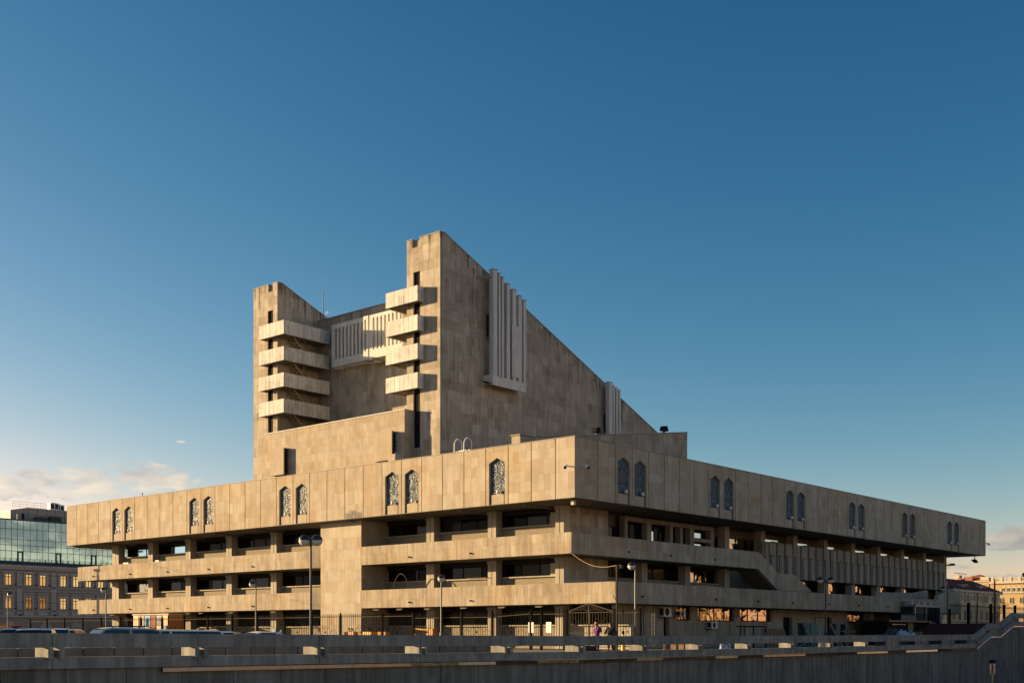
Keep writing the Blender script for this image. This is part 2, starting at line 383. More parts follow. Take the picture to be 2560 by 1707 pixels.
def px_area(s):
    _, axis, plane, th, p, t, _m = s; q = []
    for u, z in p:
        P = Vector(to3(axis, plane, u, z)) - Vector((0, 0, EYE)); D = P.x * math.cos(THETA) + P.y * math.sin(THETA)
        q.append((2941.88 * (P.x * math.sin(THETA) - P.y * math.cos(THETA)) / D, 2941.88 * P.z / D))
    return abs(area2(q))
def finish_slabs(most=300):
    order = sorted(range(len(SLABS)), key=lambda i: -px_area(SLABS[i])); single = set(order[:most]); rest = {}
    for i, s in enumerate(SLABS):
        par, axis, plane, th, p, t, m = s
        off = (-th, 0, 0) if axis == 'X' else (0, -th, 0)
        if i in single: MB().prism([to3(axis, plane, *q) for q in p], off, t).build('stone_slab', m, par)
        else: rest.setdefault((par.name, m), (par, MB()))[1].prism([to3(axis, plane, *q) for q in p], off, t)
    for (pn, m), (par, mb) in rest.items(): mb.build('stone_cladding', m, par, kind='stuff')

def window(parent, axis, plane, u0, u1, z0, z1, splits, frame='frame_dark', gl='glass', fw=.07, depth=.1, transom=None, name='window'):
    """one window: a frame mesh with its panes as children; splits are fractions of the width"""
    mb = MB(); D = lambda a, b, c, d, p0, p1: mb.box(p0, p1, a, b, c, d) if axis == 'X' else mb.box(a, b, p0, p1, c, d)
    D(u0, u1, z0, z0 + fw, plane, plane + depth); D(u0, u1, z1 - fw, z1, plane, plane + depth)
    D(u0, u0 + fw, z0 + fw, z1 - fw, plane, plane + depth); D(u1 - fw, u1, z0 + fw, z1 - fw, plane, plane + depth)
    us = [u0] + [u0 + s * (u1 - u0) for s in splits] + [u1]
    for u in us[1:-1]: D(u - fw / 2, u + fw / 2, z0 + fw, z1 - fw, plane + .005, plane + depth - .005)
    zs = [z0, z1]
    if transom:
        zt = z0 + transom * (z1 - z0); zs = [z0, zt, z1]; D(u0 + fw, u1 - fw, zt - fw / 2, zt + fw / 2, plane + .01, plane + depth - .01)
    w = mb.build(name, frame, parent)
    for i in range(len(us) - 1):
        for j in range(len(zs) - 1):
            g = gl[(i + j * 7) % len(gl)] if isinstance(gl, (list, tuple)) else gl
            q = MB(); a, b = us[i] + fw / 2, us[i + 1] - fw / 2; c, d = zs[j] + fw / 2, zs[j + 1] - fw / 2
            if axis == 'X': q.box(plane + depth * .5, plane + depth * .5 + .012, a, b, c, d)
            else: q.box(a, b, plane + depth * .5, plane + depth * .5 + .012, c, d)
            q.build('pane', g, w)
    return w

# ================================================================== ground
def struct(o): o['kind'] = 'structure'; return o
def sheet(name, m, pts, z, th=.3): return struct(MB().prism([(x, y, z - th) for x, y in pts], (0, 0, th)).build(name, m))
sheet('ground', 'earth', [(-4000, 30.42), (4000, 30.42), (4000, 4000), (-4000, 4000)], -.42, .5)
sheet('street', 'asphalt', [(-120, 33.0), (47.5, 33.0), (47.5, 140), (-120, 140)], -.31, .08)
sheet('plaza_pavement', 'paving', [(47.7, 31.0), (101.9, 31.0), (101.9, 150), (47.7, 150)], 0.0, .38)
struct(MB().box(47.5, 47.7, 31, 150, -.40, .004).build('kerb', 'block'))
sheet('verge', 'paving', [(-120, 30.45), (47.45, 30.45), (47.45, 32.9), (-120, 32.9)], -.05, .36)
sheet('terrace', 'paving', [(111.6, 31), (420, 31), (420, 300), (111.6, 300)], 2.0, 2.4)
st = MB()
for i in range(6): st.box(102.0 + i * 1.6, 111.62, 32.0, 46.0, i * .335 - .02, (i + 1) * .335 - .02)
struct(st.build('terrace_steps', 'stair_brown'))
sheet('underpass_road', 'asphalt', [(-300, 8.4), (500, 8.4), (500, 30.2), (-300, 30.2)], -5.5, .3)
sheet('near_pavement', 'paving', [(-600, -600), (800, -600), (800, 8.0), (-600, 8.0)], -.55, .3)
struct(MB().box(-300, 500, 8.0, 8.4, -5.5, -.55).build('underpass_near_wall', 'wallpanel'))

# ================================================================== theatre
T = thing('theatre_building', 'large brutalist stone-clad theatre with stepped balconies and a sloping stage tower', 'building', (61.87, 48.26, 0))
XB, YB, ZB0, ZB1 = 61.0, 47.33, 9.97, 13.98
PT = .2                                                    # thickness of the facade panels
core = MB(); core.box(XB + PT, 137.8, YB + PT, 112.55, ZB0 + .03, ZB1 - .05); CORE = core.build('upper_storey', 'backing', T)
rr = MB(); rr.box(XB + .5, 137.4, YB + .5, 112.2, ZB1 - .05, ZB1 - .02); rr.build('roof', 'roofing', T)
cp = MB(); cp.box(XB - .02, XB + .4, YB - .02, 112.64, ZB1 - .02, ZB1 + .03); cp.box(XB + .4, 137.84, YB - .02, YB + .4, ZB1 - .02, ZB1 + .03); cp.build('coping', 'coping', T)
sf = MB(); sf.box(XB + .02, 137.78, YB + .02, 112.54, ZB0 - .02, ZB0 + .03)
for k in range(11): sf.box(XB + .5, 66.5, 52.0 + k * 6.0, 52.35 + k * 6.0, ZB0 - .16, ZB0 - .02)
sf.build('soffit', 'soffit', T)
# mosaic windows: shared meshes, local x along the wall, y outwards
def ribbon(mb, pts, w, y0=.0, y1=.03):
    P = [Vector((p[0], p[1])) for p in pts]; Lf = []; Rt = []
    for i, p in enumerate(P):
        d = (P[min(i + 1, len(P) - 1)] - P[max(i - 1, 0)]); d = d.normalized() if d.length > 1e-6 else Vector((1, 0)); n = Vector((-d.y, d.x)) * w / 2
        Lf.append(p + n); Rt.append(p - n)
    for i in range(len(P) - 1):
        mb.prism([(q.x, y0, q.y) for q in (Lf[i], Lf[i + 1], Rt[i + 1], Rt[i])], (0, y1 - y0, 0))
def spiral(cx, cz, r, turns, a0, sgn, n=16): return [(cx + sgn * r * (1 - .8 * t) * math.cos(a0 + turns * 6.283 * t), cz + r * (1 - .8 * t) * math.sin(a0 + turns * 6.283 * t)) for t in [i / n for i in range(n + 1)]]
def arc(cx, cz, rx, rz, a0, a1, n=10): return [(cx + rx * math.cos(a0 + (a1 - a0) * i / n), cz + rz * math.sin(a0 + (a1 - a0) * i / n)) for i in range(n + 1)]
WW, WS, WA, WZ = 1.46, 12.86, 13.2, 10.65                  # niche width, shoulder, apex, sill
def scrolls(var):
    mb = MB()
    for s in (-1, 1):
        ribbon(mb, spiral(s * .36, 10.98, .27, 1.6, 0 if var else .6, s), .045)
        ribbon(mb, spiral(s * .42, 11.78, .24, 1.3, 2.2, s), .045)
        ribbon(mb, arc(s * .1, 12.3, .38 * s, .34, -1.4, 1.2), .04)
        ribbon(mb, [(s * .08, 12.35), (s * .09, 11.8), (s * .12, 11.6), (0, 11.4)], .035)
        ribbon(mb, arc(s * .3, 12.42 if var else 12.5, .22, .25, .3, 4.2), .04)
        ribbon(mb, [(s * .64, 10.7), (s * .66, 11.6), (s * .6, 12.3), (s * .45, 12.75), (0, 13.08)], .035)
    ribbon(mb, arc(0, 12.62, .13, .22, 0, 6.283, 14), .04)
    ribbon(mb, arc(0, 11.42, .30, .16, 3.3, 6.1), .05); ribbon(mb, arc(0, 11.28, .2, .16, 3.3, 6.1), .04)
    if var: ribbon(mb, [(0, 12.4), (0, 11.5)], .05)
    return mb
mosA = MB(); mosA.prism([(-WW / 2, 0, ZB0 + .05), (WW / 2, 0, ZB0 + .05), (WW / 2, 0, WS), (0, 0, WA), (-WW / 2, 0, WS)], (0, .02, 0))
MOS = {}
def mosaic_window(axis, u, k):
    """recessed mosaic panel with raised scrolls, its sill block and the floodlight on the sill"""
    if 'm' not in MOS:
        for key, mb, m_ in (('m', mosA, 'mosaic_blue'), ('s0', scrolls(0), 'mosaic_pale'), ('s1', scrolls(1), 'mosaic_pale')):
            o = mb.build('tmp', m_); MOS[key] = o.data; bpy.data.objects.remove(o)
            MOS[key].name = 'mosaic'
        b = MB(); b.box(-.56, .56, .0, .12, ZB0 + .01, WZ); b.box(-.6, .6, .0, .1, WZ, WZ + .04); o = b.build('tmp', 'stone'); MOS['sill'] = o.data; bpy.data.objects.remove(o)
        b = MB(); b.lathe((0, .0, 0), [(.02, -.13), (.09, -.11), (.135, -.03), (.135, .03), (.09, .11), (.02, .13)], 10); o = b.build('tmp', 'white_paint', smooth=True); MOS['lamp'] = o.data; bpy.data.objects.remove(o)
    rot = (0, 0, R(90)) if axis == 'X' else (0, 0, R(180))
    loc = Vector((XB + PT, u, 0) if axis == 'X' else (u, YB + PT, 0)) - BASE[T.name]
    def add(name, me, par, l=(0, 0, 0), r=(0, 0, 0)):
        o = bpy.data.objects.new(name, me); COL.objects.link(o); o.parent = par; o.location = l; o.rotation_euler = r; return o
    w = add('mosaic_window', MOS['m'], T, loc, rot)
    add('mosaic_scroll', MOS['s%d' % (k % 2)], w, (0, .012, 0))
    add('sill_block', MOS['sill'], w)
    lx = .22 if axis == 'Y' else -.15
    add('sill_floodlight', MOS['lamp'], w, (lx if axis == 'X' else -lx, .24, WZ + .2), (0, R(35), 0))
def niche(u): return [(u - WW / 2, ZB0 - .2), (u + WW / 2, ZB0 - .2), (u + WW / 2, WS), (u, WA), (u - WW / 2, WS)]
def facade(axis, plane, joints, wins, patch=None):
    for i in range(len(joints) - 1):
        a, b = joints[i] + .028, joints[i + 1] - .028
        if i == 0: a = joints[0] + (.0 if axis == 'X' else .03)
        hs_ = [niche(u) for u in wins if a < u < b]
        mb = MB(); wall_poly(mb, axis, plane + .03, PT - .03, [(a, ZB0), (b, ZB0), (b, ZB1 - .03), (a, ZB1 - .03)], hs_, random.uniform(-.3, .3))
        P = mb.build('facade_panel', 'stone', T)
        bias = random.gauss(0, .22)
        ph = []
        if patch and a < patch[0] < b: ph = [[(patch[0] - .95, ZB0 - .1), (patch[0] + .95, ZB0 - .1), (patch[0] + .95, 10.42), (patch[0] - .95, 10.42)], [(patch[0] - .35, 10.4), (patch[0] + .5, 10.4), (patch[0] + .5, 10.62), (patch[0] - .35, 10.62)]]
        clad(P, axis, plane + .03, a + .004, b - .004, ZB0, ZB1 - .03, (.55, 1.15), (.34, .72), hs_ + ph, bias=bias)
        if ph:
            bm_ = MB()
            for r_ in range(4):
                for c_ in range(5):
                    if r_ < 3 or c_ in (1, 2, 3): u = patch[0] - .95 + c_ * .38 + (r_ % 2) * .05; bm_.box(*((plane + .005, plane + .028, u + .01, u + .36) if axis == 'X' else (u + .01, u + .36, plane + .005, plane + .028)), ZB0 + .01 + r_ * .15, ZB0 + .145 + r_ * .15, random.uniform(-1, 1))
            bm_.build('bare_brick_patch', 'brickwork', P)
JL = [47.33, 48.95, 51.04, 53.11, 55.19, 57.28, 59.41, 61.53, 63.66, 65.8, 67.91, 70.04, 72.18, 74.31, 76.42, 78.57, 80.73, 82.86, 85.07, 87.19, 89.3, 91.49, 93.7, 95.81, 97.94, 100.11, 102.28, 104.43, 106.61, 108.76, 110.77, 112.6]
WL = [54.16, 62.6, 64.72, 75.35, 77.49, 88.22, 90.38, 101.18, 103.34]
JR = [61.0] + [63.51 + 2.0117 * k for k in range(37)] + [137.8]
WR = [63.51 + 2.0117 * (k + .5) for k in (1, 2, 7, 8, 13, 14, 19, 20, 25, 26, 31, 32)]
facade('X', XB, JL, WL, patch=(68.98,))
facade('Y', YB, JR, WR)
for k, u in enumerate(WL): mosaic_window('X', u, k)
for k, u in enumerate(WR): mosaic_window('Y', u, k + 1)
# far and rear sides of the upper storey (seen in reflections, and from a step to the side)
MB().box(137.78, 138.0, YB + .01, 112.6, ZB0, ZB1 - .03).build('side_wall', 'stone', T)
MB().box(XB + .02, 137.78, 112.55, 112.75, ZB0, ZB1 - .03).build('side_wall', 'stone', T)

# ---- balconies: parapet bands, floor slabs, drain spouts
X1, Y1, Y2 = 61.87, 44.65, 48.26
def band(axis, plane, u0, u1, z0, z1, th=.32, poly=None, biasv=0.):
    mb = MB(); wall_poly(mb, axis, plane + .03, th, poly or [(u0, z0), (u1, z0), (u1, z1), (u0, z1)])
    B = mb.build('balcony_parapet', 'stone_band', T)
    cl = []
    if poly:
        if area2(poly) < 0: poly = poly[::-1]
    if not poly: clad(B, axis, plane + .03, u0, u1, z0 + .01, z1 - .01, (.5, .95), (.28, .62), material='stone_band', bias=biasv)
    else:
        # non-convex outline: clad the convex pieces
        for pc in poly_pieces(poly):
            us = [p[0] for p in pc]; zs = [p[1] for p in pc]; hl = []
            n = len(pc)
            for i in range(n):
                p, q = pc[i], pc[(i + 1) % n]; a, b = q[1] - p[1], -(q[0] - p[0]); hl.append((a, b, a * p[0] + b * p[1]))
            clad(B, axis, plane + .03, min(us), max(us), min(zs), max(zs), (.5, .95), (.28, .62), clips=hl, material='stone_band', bias=biasv)
    return B
def poly_pieces(poly): return PIECES.get(id(poly), [poly])
PIECES = {}
b2L = band('X', X1, 75.27, 112.12, 6.38, 7.81); b2R = band('X', X1, 48.29, 69.2, 6.38, 7.81)
b1L = band('X', X1, 75.27, 112.12, 3.02, 4.42, biasv=-.1); b1R = band('X', X1, 44.68, 69.2, 3.02, 4.42, biasv=-.15)
for z0, z1 in ((6.38, 7.81), (3.02, 4.42)):                 # the balcony turns the far corner
    MB().box(62.22, 130.0, 111.8, 112.1, z0 + .01, z1 - .01).build('parapet_return', 'stone_band', T)
b2F = band('Y', Y2, 61.9, 86.9, 6.38, 7.79, biasv=-.1)
b1F = band('Y', Y1, 61.9, 116.48, 3.02, 4.42, biasv=-.25)
# stair parapet stepping down from the upper balcony (convex pieces side by side)
for pc in ([(86.9, 6.38), (90.25, 4.72), (90.3, 6.17), (87.15, 7.75), (86.9, 7.79)], [(90.25, 4.72), (93.19, 4.72), (93.19, 6.14), (90.3, 6.17)], [(93.19, 4.72), (96.4, 4.72), (96.4, 4.86), (93.19, 6.14)]):
    mb = MB(); wall_poly(mb, 'Y', Y2 + .03, .3, pc); P = mb.build('stair_parapet', 'stone_band', T); hl = []
    for i in range(len(pc)):
        p, q = pc[i], pc[(i + 1) % len(pc)]; a, b = q[1] - p[1], -(q[0] - p[0]); hl.append((a, b, a * p[0] + b * p[1]))
    clad(P, 'Y', Y2 + .03, min(p[0] for p in pc), max(p[0] for p in pc), min(p[1] for p in pc), max(p[1] for p in pc), (.9, 1.6), (.4, .7), clips=hl, material='stone_band')
mb = MB(); mb.prism([(86.9, Y2 + .4, 6.4), (90.2, Y2 + .4, 4.72), (92.0, Y2 + .4, 4.72), (88.2, Y2 + .4, 6.62), (86.9, Y2 + .4, 6.62)], (0, 1.7, 0)); mb.build('stair_flight', 'soffit', T)
# raised end of the lower band
pc = [(116.5, 3.05), (122.85, 3.1), (122.85, 5.5), (119.06, 5.4), (116.5, 4.83)]
mb = MB(); wall_poly(mb, 'Y', Y1 + .03, .32, pc); P = mb.build('ramp_parapet', 'stone_band', T); hl = []
for i in range(len(pc)):
    p, q = pc[i], pc[(i + 1) % len(pc)]; a, b = q[1] - p[1], -(q[0] - p[0]); hl.append((a, b, a * p[0] + b * p[1]))
clad(P, 'Y', Y1 + .03, 116.5, 122.85, 3.05, 5.5, (.6, 1.1), (.4, .7), clips=hl, material='stone_band', bias=-.2)
mb = MB(); mb.prism([(108.5, 47.6, 4.3), (121.5, 47.6, 4.3), (121.5, 47.6, 5.55), (117.5, 47.6, 5.2), (108.5, 47.6, 5.05)], (0, .3, 0)); mb.build('ramp_inner_wall', 'screen', T)
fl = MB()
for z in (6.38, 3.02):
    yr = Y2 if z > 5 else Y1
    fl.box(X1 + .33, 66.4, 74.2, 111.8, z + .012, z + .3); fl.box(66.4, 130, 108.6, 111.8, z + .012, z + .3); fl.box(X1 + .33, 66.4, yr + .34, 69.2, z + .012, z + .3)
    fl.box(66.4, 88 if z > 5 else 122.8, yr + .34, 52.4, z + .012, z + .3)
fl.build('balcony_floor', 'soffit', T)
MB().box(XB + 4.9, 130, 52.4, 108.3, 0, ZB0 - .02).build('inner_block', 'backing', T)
MB().box(65.9, 130.0, 108.3, 108.55, 0, ZB0 - .03).build('rear_wall', 'stone', T)
spn = 0
sp = MB(); sp.tube([(0, 0, 0), (-.14, 0, -.01)], .06, 8); spo = sp.build('drain_spout', 'black'); spm = spo.data; bpy.data.objects.remove(spo)
def spout(loc, rz):
    o = bpy.data.objects.new('drain_spout', spm); COL.objects.link(o); o.parent = T; o.location = Vector(loc) - BASE[T.name]; o.rotation_euler = (0, 0, rz)
for y in (109.05, 102.27, 95.9, 89.4, 82.97, 63.68, 57.4):
    spout((X1 + .01, y, 6.79), 0); spout((X1 + .01, y, 3.40), 0)
for x in (68.36, 73.75, 80.0): spout((x, Y2 + .01, 6.82), R(90))
for x in (64.8, 74.16, 80.3, 85.96, 92.3, 98.1, 104.35, 110.4): spout((x, Y1 + .01, 3.51), R(90))

# ---- the big pier in the left front
mb = MB(); mb.box(62.08, 66.2, 69.33, 74.17, 0, ZB0 - .03); PIER = mb.build('stair_pier', 'stone', T)
clad(PIER, 'X', 62.08, 69.3, 74.2, 0, ZB0 - .03, (.8, .95), (.36, .8), bias=.25)
clad(PIER, 'Y', 69.33, 62.08, 66.2, 0, ZB0 - .03, (.8, .95), (.36, .8))
for z0, z1 in ((6.38, 7.81), (3.02, 4.42)):                 # the band bends slightly inwards where it meets the pier
    MB().prism([(X1 + .005, 75.25, z0), (62.06, 74.22, z0), (62.36, 74.22, z0), (X1 + .3, 75.25, z0)], (0, 0, z1 - z0), -.2).build('parapet_bend', 'stone_band', T)
# ---- left front: columns, spandrels, windows on three floors
CY = [(107.98, 109.2), (101.8, 102.6), (95.4, 96.18), (88.95, 89.75), (82.46, 83.24), (63.24, 64.05), (56.91, 57.7), (50.61, 51.37)]
for a, b in CY:
    mb = MB(); h = (b - a) / 2
    mb.box(64.0, 64.7, a, a + h - .03, 0, ZB0 - .03); mb.box(64.0, 64.7, a + h + .03, b, 0, ZB0 - .03); mb.box(64.07, 64.69, a + h - .03, a + h + .03, 0, ZB0 - .04)
    for z in (9.72, 6.13, 2.77): mb.box(63.9, 64.0, a - .06, b + .02, z, z + .22)
    mb.build('column', 'column', T)
BAYS = [(102.6, 107.98), (96.18, 101.8), (89.75, 95.4), (83.24, 88.95), (74.17, 82.46), (64.05, 69.33), (57.7, 63.24), (51.37, 56.91)]
LV = [(6.68, 8.74, 9.94), (3.32, 5.14, 6.36), (0, 1.66, 3.0)]
for bi, (a, b) in enumerate(BAYS):
    for li, (z0, zs, z1) in enumerate(LV):
        mb = MB(); mb.box(64.62, 64.9, a, b, z0, zs - .09); mb.build('spandrel', 'pebble', T)
        mb = MB(); mb.box(64.42, 65.0, a + .02, b - .02, zs - .09, zs); mb.build('window_sill', 'column', T)
        spl = [[.36, .66], [.28, .62], [.4, .72]][(bi + li) % 3]
        gl = [random.choice(('glass', 'glass', 'glass_curtain', 'glass', 'glass_tinted')) for _ in range(3)]
        if bi in (0, 1) and li == 0: gl = ['glass_sky', 'glass_sky', 'glass']
        if bi == 0 and li == 1: gl = ['glass_mirror', 'glass_mirror', 'glass']
        window(T, 'X', 65.0, a, b, zs, z1, spl, gl=gl)
        MB().box(64.68, 64.74, a + .3, b - .25, z1 - .34, z1).build('blind_box', 'frame_dark', T)
# the undercroft spandrel behind the gate
MB().box(64.62, 64.9, 45.4, 50.61, 0, 1.57).build('spandrel', 'column', T)
MB().box(64.42, 65.0, 45.4, 50.58, 1.57, 1.66).build('window_sill', 'column', T)
window(T, 'X', 65.0, 47.4, 50.6, 1.66, 3.0, [.5])
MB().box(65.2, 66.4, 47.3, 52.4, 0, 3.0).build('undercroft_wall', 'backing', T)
# ceiling lights under the lower band
for y in (106.0, 99.6, 93.0, 91.0, 86.4, 80.4, 67.6, 65.0, 62.0, 58.3, 54.6, 51.2): MB().box(62.25, 62.45, y, y + .55, 2.86, 2.98).build('soffit_lamp', 'cream_trim', T)
# ---- corner block and right front
mb = MB(); mb.box(64.72, 69.2, 50.66, 52.4, 3.3, ZB0 - .04); CB = mb.build('corner_wall', 'stone', T)
clad(CB, 'Y', 50.66, 64.72, 69.2, 3.3, 6.38, (.5, .9), (.4, .8), material='stone_tower'); clad(CB, 'Y', 50.66, 64.72, 69.2, 6.66, ZB0 - .04, (.5, .9), (.4, .8), material='stone_tower')
CX = [73.17 + 6.027 * k for k in range(11)]
for k, a in enumerate(CX):
    b = a + .72; mb = MB(); h = .36; z1 = ZB0 - .03 if k >= 2 else 6.36
    mb.box(a, a + h - .03, 50.4, 51.1, 3.32, z1); mb.box(a + h + .03, b, 50.4, 51.1, 3.32, z1); mb.box(a + h - .03, a + h + .03, 50.47, 51.09, 3.32, z1 - .01)
    mb.build('column', 'column', T)
# upper floor: concrete portal frame with deep openings
ho = [[(a, 6.0), (b, 6.0), (b, 9.47), (a, 9.47)] for a, b in ((72.16, 74.74), (75.32, 77.91), (78.31, 79.36), (79.77, 80.85))] + [[(81.45, 8.76), (83.98, 8.76), (83.98, 9.47), (81.45, 9.47)], [(81.45, 6.6), (83.98, 6.6), (83.98, 8.48), (81.45, 8.48)]]
mb = MB(); wall_poly(mb, 'Y', 51.0, .5, [(71.8, 6.66), (84.5, 6.66), (84.5, 9.82), (71.8, 9.82)], ho); mb.build('portal_frame', 'screen', T)
for a, b, z0, z1, g, s in ((69.25, 71.78, 6.9, 9.0, 'glass_tinted', [.45]), (72.16, 74.74, 6.7, 9.47, 'glass', [.4, .75]), (75.32, 77.91, 6.7, 9.47, 'glass', [.25, .45, .75, .85]), (78.31, 79.36, 6.7, 9.47, 'glass', []), (79.77, 80.85, 6.7, 9.47, 'glass', [.4]), (81.45, 83.98, 6.7, 9.47, 'glass', []), (84.6, 85.1, 6.7, 9.9, 'glass', []), (86.0, 90.9, 6.7, 9.2, 'glass_mirror', [.2, .62])):
    window(T, 'Y', 51.55, a, b, z0, z1, s, gl=g)
for a, b, z0, z1 in ((75.85, 76.3, 6.9, 8.95), (77.2, 77.38, 6.9, 8.9), (81.85, 83.4, 8.86, 9.25), (81.85, 83.4, 7.4, 8.35)): MB().box(a, b, 51.5, 51.52, z0, z1).build('door_glazing', 'glass_sky', T)
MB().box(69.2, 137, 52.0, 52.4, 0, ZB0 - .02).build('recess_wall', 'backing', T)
# middle floor windows between the columns
mid = [(69.2, 73.17)] + [(CX[k] + .72, CX[k + 1]) for k in range(10)]
for i, (a, b) in enumerate(mid):
    if i == 3 or i == 4: continue
    zs = 5.15 if i < 3 else 4.5
    if i < 3:
        MB().box(a, b, 51.0, 51.3, 3.32, zs - .09).build('spandrel', 'screen', T); MB().box(a, b, 50.8, 51.45, zs - .09, zs).build('window_sill', 'screen', T)
    window(T, 'Y', 51.4, a, b, zs, 6.34 if i < 3 else 5.95, [.42, .78], gl=['glass_mirror' if i > 1 else 'glass_tinted', 'glass_mirror' if i > 1 else 'glass_tinted', 'glass'])
# ribbed concrete screen
SY = 49.9
mb = MB(); mb.box(91.0, 132.85, SY + .2, SY + .5, 5.93, 9.0); SCR = mb.build('ribbed_screen', 'screen', T)
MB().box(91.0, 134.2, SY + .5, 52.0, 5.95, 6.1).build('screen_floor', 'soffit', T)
MB().box(91.25, 91.7, SY + .02, SY + .3, 5.0, 9.0).build('screen_end_fin', 'screen', T)
for k in range(28):
    a = 91.9 + k * 1.483
    if a + 1.2 > 132.95: break
    t = random.gauss(0, .4); w1 = min(1.2, 132.85 - a)
    for s in (0, 1): MB().box(a + s * .61, a + s * .61 + .59, SY + .04 * s, SY + .3, 7.88, 9.0 + random.uniform(-.02, .02), t + s * .3 + random.gauss(0, .2)).build('screen_slab', 'screen', SCR)
    c = a + .30
    MB().prism([(c, SY - .04, 5.93), (c + .98, SY + .06, 5.93), (c + .98, SY + .3, 5.93), (c, SY + .3, 5.93)], (0, 0, 1.90), t + random.gauss(0, .25)).build('screen_slab', 'screen', SCR)
    if c + 1.45 < 133: MB().box(c + 1.21, c + 1.30, SY - .02, SY + .3, 5.93, 7.875, random.gauss(.2, .2)).build('screen_rib', 'screen', SCR)
    MB().box(c - .02, c + .26, SY - .06, SY + .1, 7.84, 7.88).build('screen_ledge', 'frame_dark', SCR)
for k in range(2, 11):
    a = CX[k] + .9
    if k > 2: MB().box(a, a + 3.2 - .4 * (k % 3), 51.0, 51.04, 8.6, 9.35).build('clerestory_pane', 'glass_sky', T)
    if k > 2: MB().box(a + .05, a + .9, SY - .12, SY + .1, 8.98, 9.06).build('screen_floodlight', 'dark_metal', T)
# ---- ground floor wall on the right front
GY = 46.8
gw = [(72.3, 74.3, 2.0, 3.0), (75.25, 80.5, 1.98, 3.0), (81.4, 86.5, 2.0, 3.0)]
gd = [(70.65, 71.4, -.1, 2.35), (88.45, 90.1, -.1, 2.42), (96.5, 97.5, -.1, 2.48)]
gh = [[(a, c), (b, c), (b, d), (a, d)] for a, b, c, d in gw + gd]
mb = MB(); wall_poly(mb, 'Y', GY + .03, .42, [(65.0, 0), (100.6, 0), (100.6, 3.01), (65.0, 3.01)], gh); GW = mb.build('ground_floor_wall', 'stone_band', T)
clad(GW, 'Y', GY + .03, 65.0, 100.6, 0, 3.01, (.7, 1.0), (.4, .8), gh, material='stone_band', bias=.2)
for i, (a, b, c, d) in enumerate(gw): window(T, 'Y', GY + .18, a, b, c, d, ([.66], [.1, .5, .78], [.14, .3, .62, .92])[i], gl='glass_mirror', fw=.06)
for a, b, c, d in gd: MB().box(a, b, GY + .3, GY + .36, 0, d).build('door', 'black', T)
MB().box(68.1, 68.16, GY - .03, GY + .02, 0, 3.0).build('downpipe', 'dark_metal', T)
mb = MB(); wall_poly(mb, 'Y', GY + .03, .3, [(100.62, 0), (104.0, 0), (104.0, 2.0), (100.62, 2.0)]); LW = mb.build('low_wall', 'stone_band', T); clad(LW, 'Y', GY + .03, 100.62, 104, 0, 2.0, (.6, .9), (.5, .9), material='stone_band', bias=.4)
MB().box(105.5, 106.3, GY, GY + .7, 0, 3.0).build('column', 'column', T)
MB().box(113.5, 114.3, GY, GY + .7, 0, 3.0).build('column', 'column', T)
MB().box(100.6, 122.8, 50.5, 50.7, 0, 3.0).build('undercroft_wall', 'backing', T)
window(T, 'Y', 50.3, 107.5, 111.0, 2.2, 2.95, [.5], gl='glass_mirror')

# ---- stage tower
XT, YR, YL = 74.5, 72.84, 95.81
def slope(x): return 36.56 - .3985 * (x - 75.1)
def tower(y0, y1, slot, merlons):
    side = [(XT + .22, 13.9), (112, 13.9), (112, slope(112)), (75.1, 36.52), (XT + .22, 36.52)]
    mb = MB(); mb.prism([(x, y0 + .03, z) for x, z in side], (0, y1 - y0 - .03, 0)); W = mb.build('stage_tower', 'stone_tower', T)
    hole = [(slot[0], slot[2]), (slot[1], slot[2]), (slot[1], slot[3]), (slot[0], slot[3])]
    hs_ = [hole]
    mb = MB(); wall_poly(mb, 'X', XT + .03, .19, [(y0 + .03, 13.9), (y1, 13.9), (y1, 35.8), (y0 + .03, 35.8)], hs_); F = mb.build('tower_front', 'stone_tower', T)
    clad(F, 'X', XT + .03, y0, y1, 13.9, 35.8, (.82, .95), (.42, .85), hs_, material='stone_tower', bias=.1)
    for a, b in merlons:
        q = MB(); q.box(XT + .03, 75.12, a, b, 35.8, 36.56); M_ = q.build('merlon', 'stone_tower', T); clad(M_, 'X', XT + .03, a - (.03 if a < y0 + .1 else 0), b, 35.8, 36.56, (.7, .8), (.4, .8), material='stone_tower')
        MB().box(XT - .04, 75.17, a - .05, b + .04, 36.56, 36.62).build('merlon_cap', 'coping', T)
    clad(W, 'Y', y0 + .03, XT + .22, 110, 13.9, 36.6, (.82, .95), (.5, 1.15), clips=[(.3985, 1.0, 36.56 + .3985 * 75.1 - .04), (0, 1, 36.5)], material='stone_tower', bias=-.05)
    q = MB(); q.prism([(75.1, y0 - .05, slope(75.1) - .04), (112, y0 - .05, slope(112) - .04), (112, y0 - .05, slope(112) + .05), (75.1, y0 - .05, slope(75.1) + .05)], (0, y1 - y0 + .1, 0)); q.build('sloped_coping', 'coping', T)
    return W
RT = tower(YR, 77.07, (75.37, 76.22, 17.75, 33.58), [(YR + .03, 75.39), (76.35, 77.07)])
LT = tower(YL, 99.76, (96.55, 97.38, 19.8, 33.88), [(YL + .03, 96.57), (97.31, 99.76)])
for y0, y1, zz in ((75.37, 76.22, [17.75, 20.0, 21.1, 22.85, 24.2, 25.6, 27.6, 28.2, 30.4, 30.8, 32.3, 33.58]), (96.55, 97.38, [19.8, 22.8, 24.3, 25.6, 27.6, 28.3, 30.3, 31.0, 32.5, 33.88])):
    for a, b in zip(zz[:-1], zz[1:]): window(T, 'X', XT + .15, y0, y1, a, b, [.22] if y0 < 80 else [.45], gl=['glass', 'glass_tinted'] if y0 < 80 else ['glass', 'glass_tinted'], fw=.06)
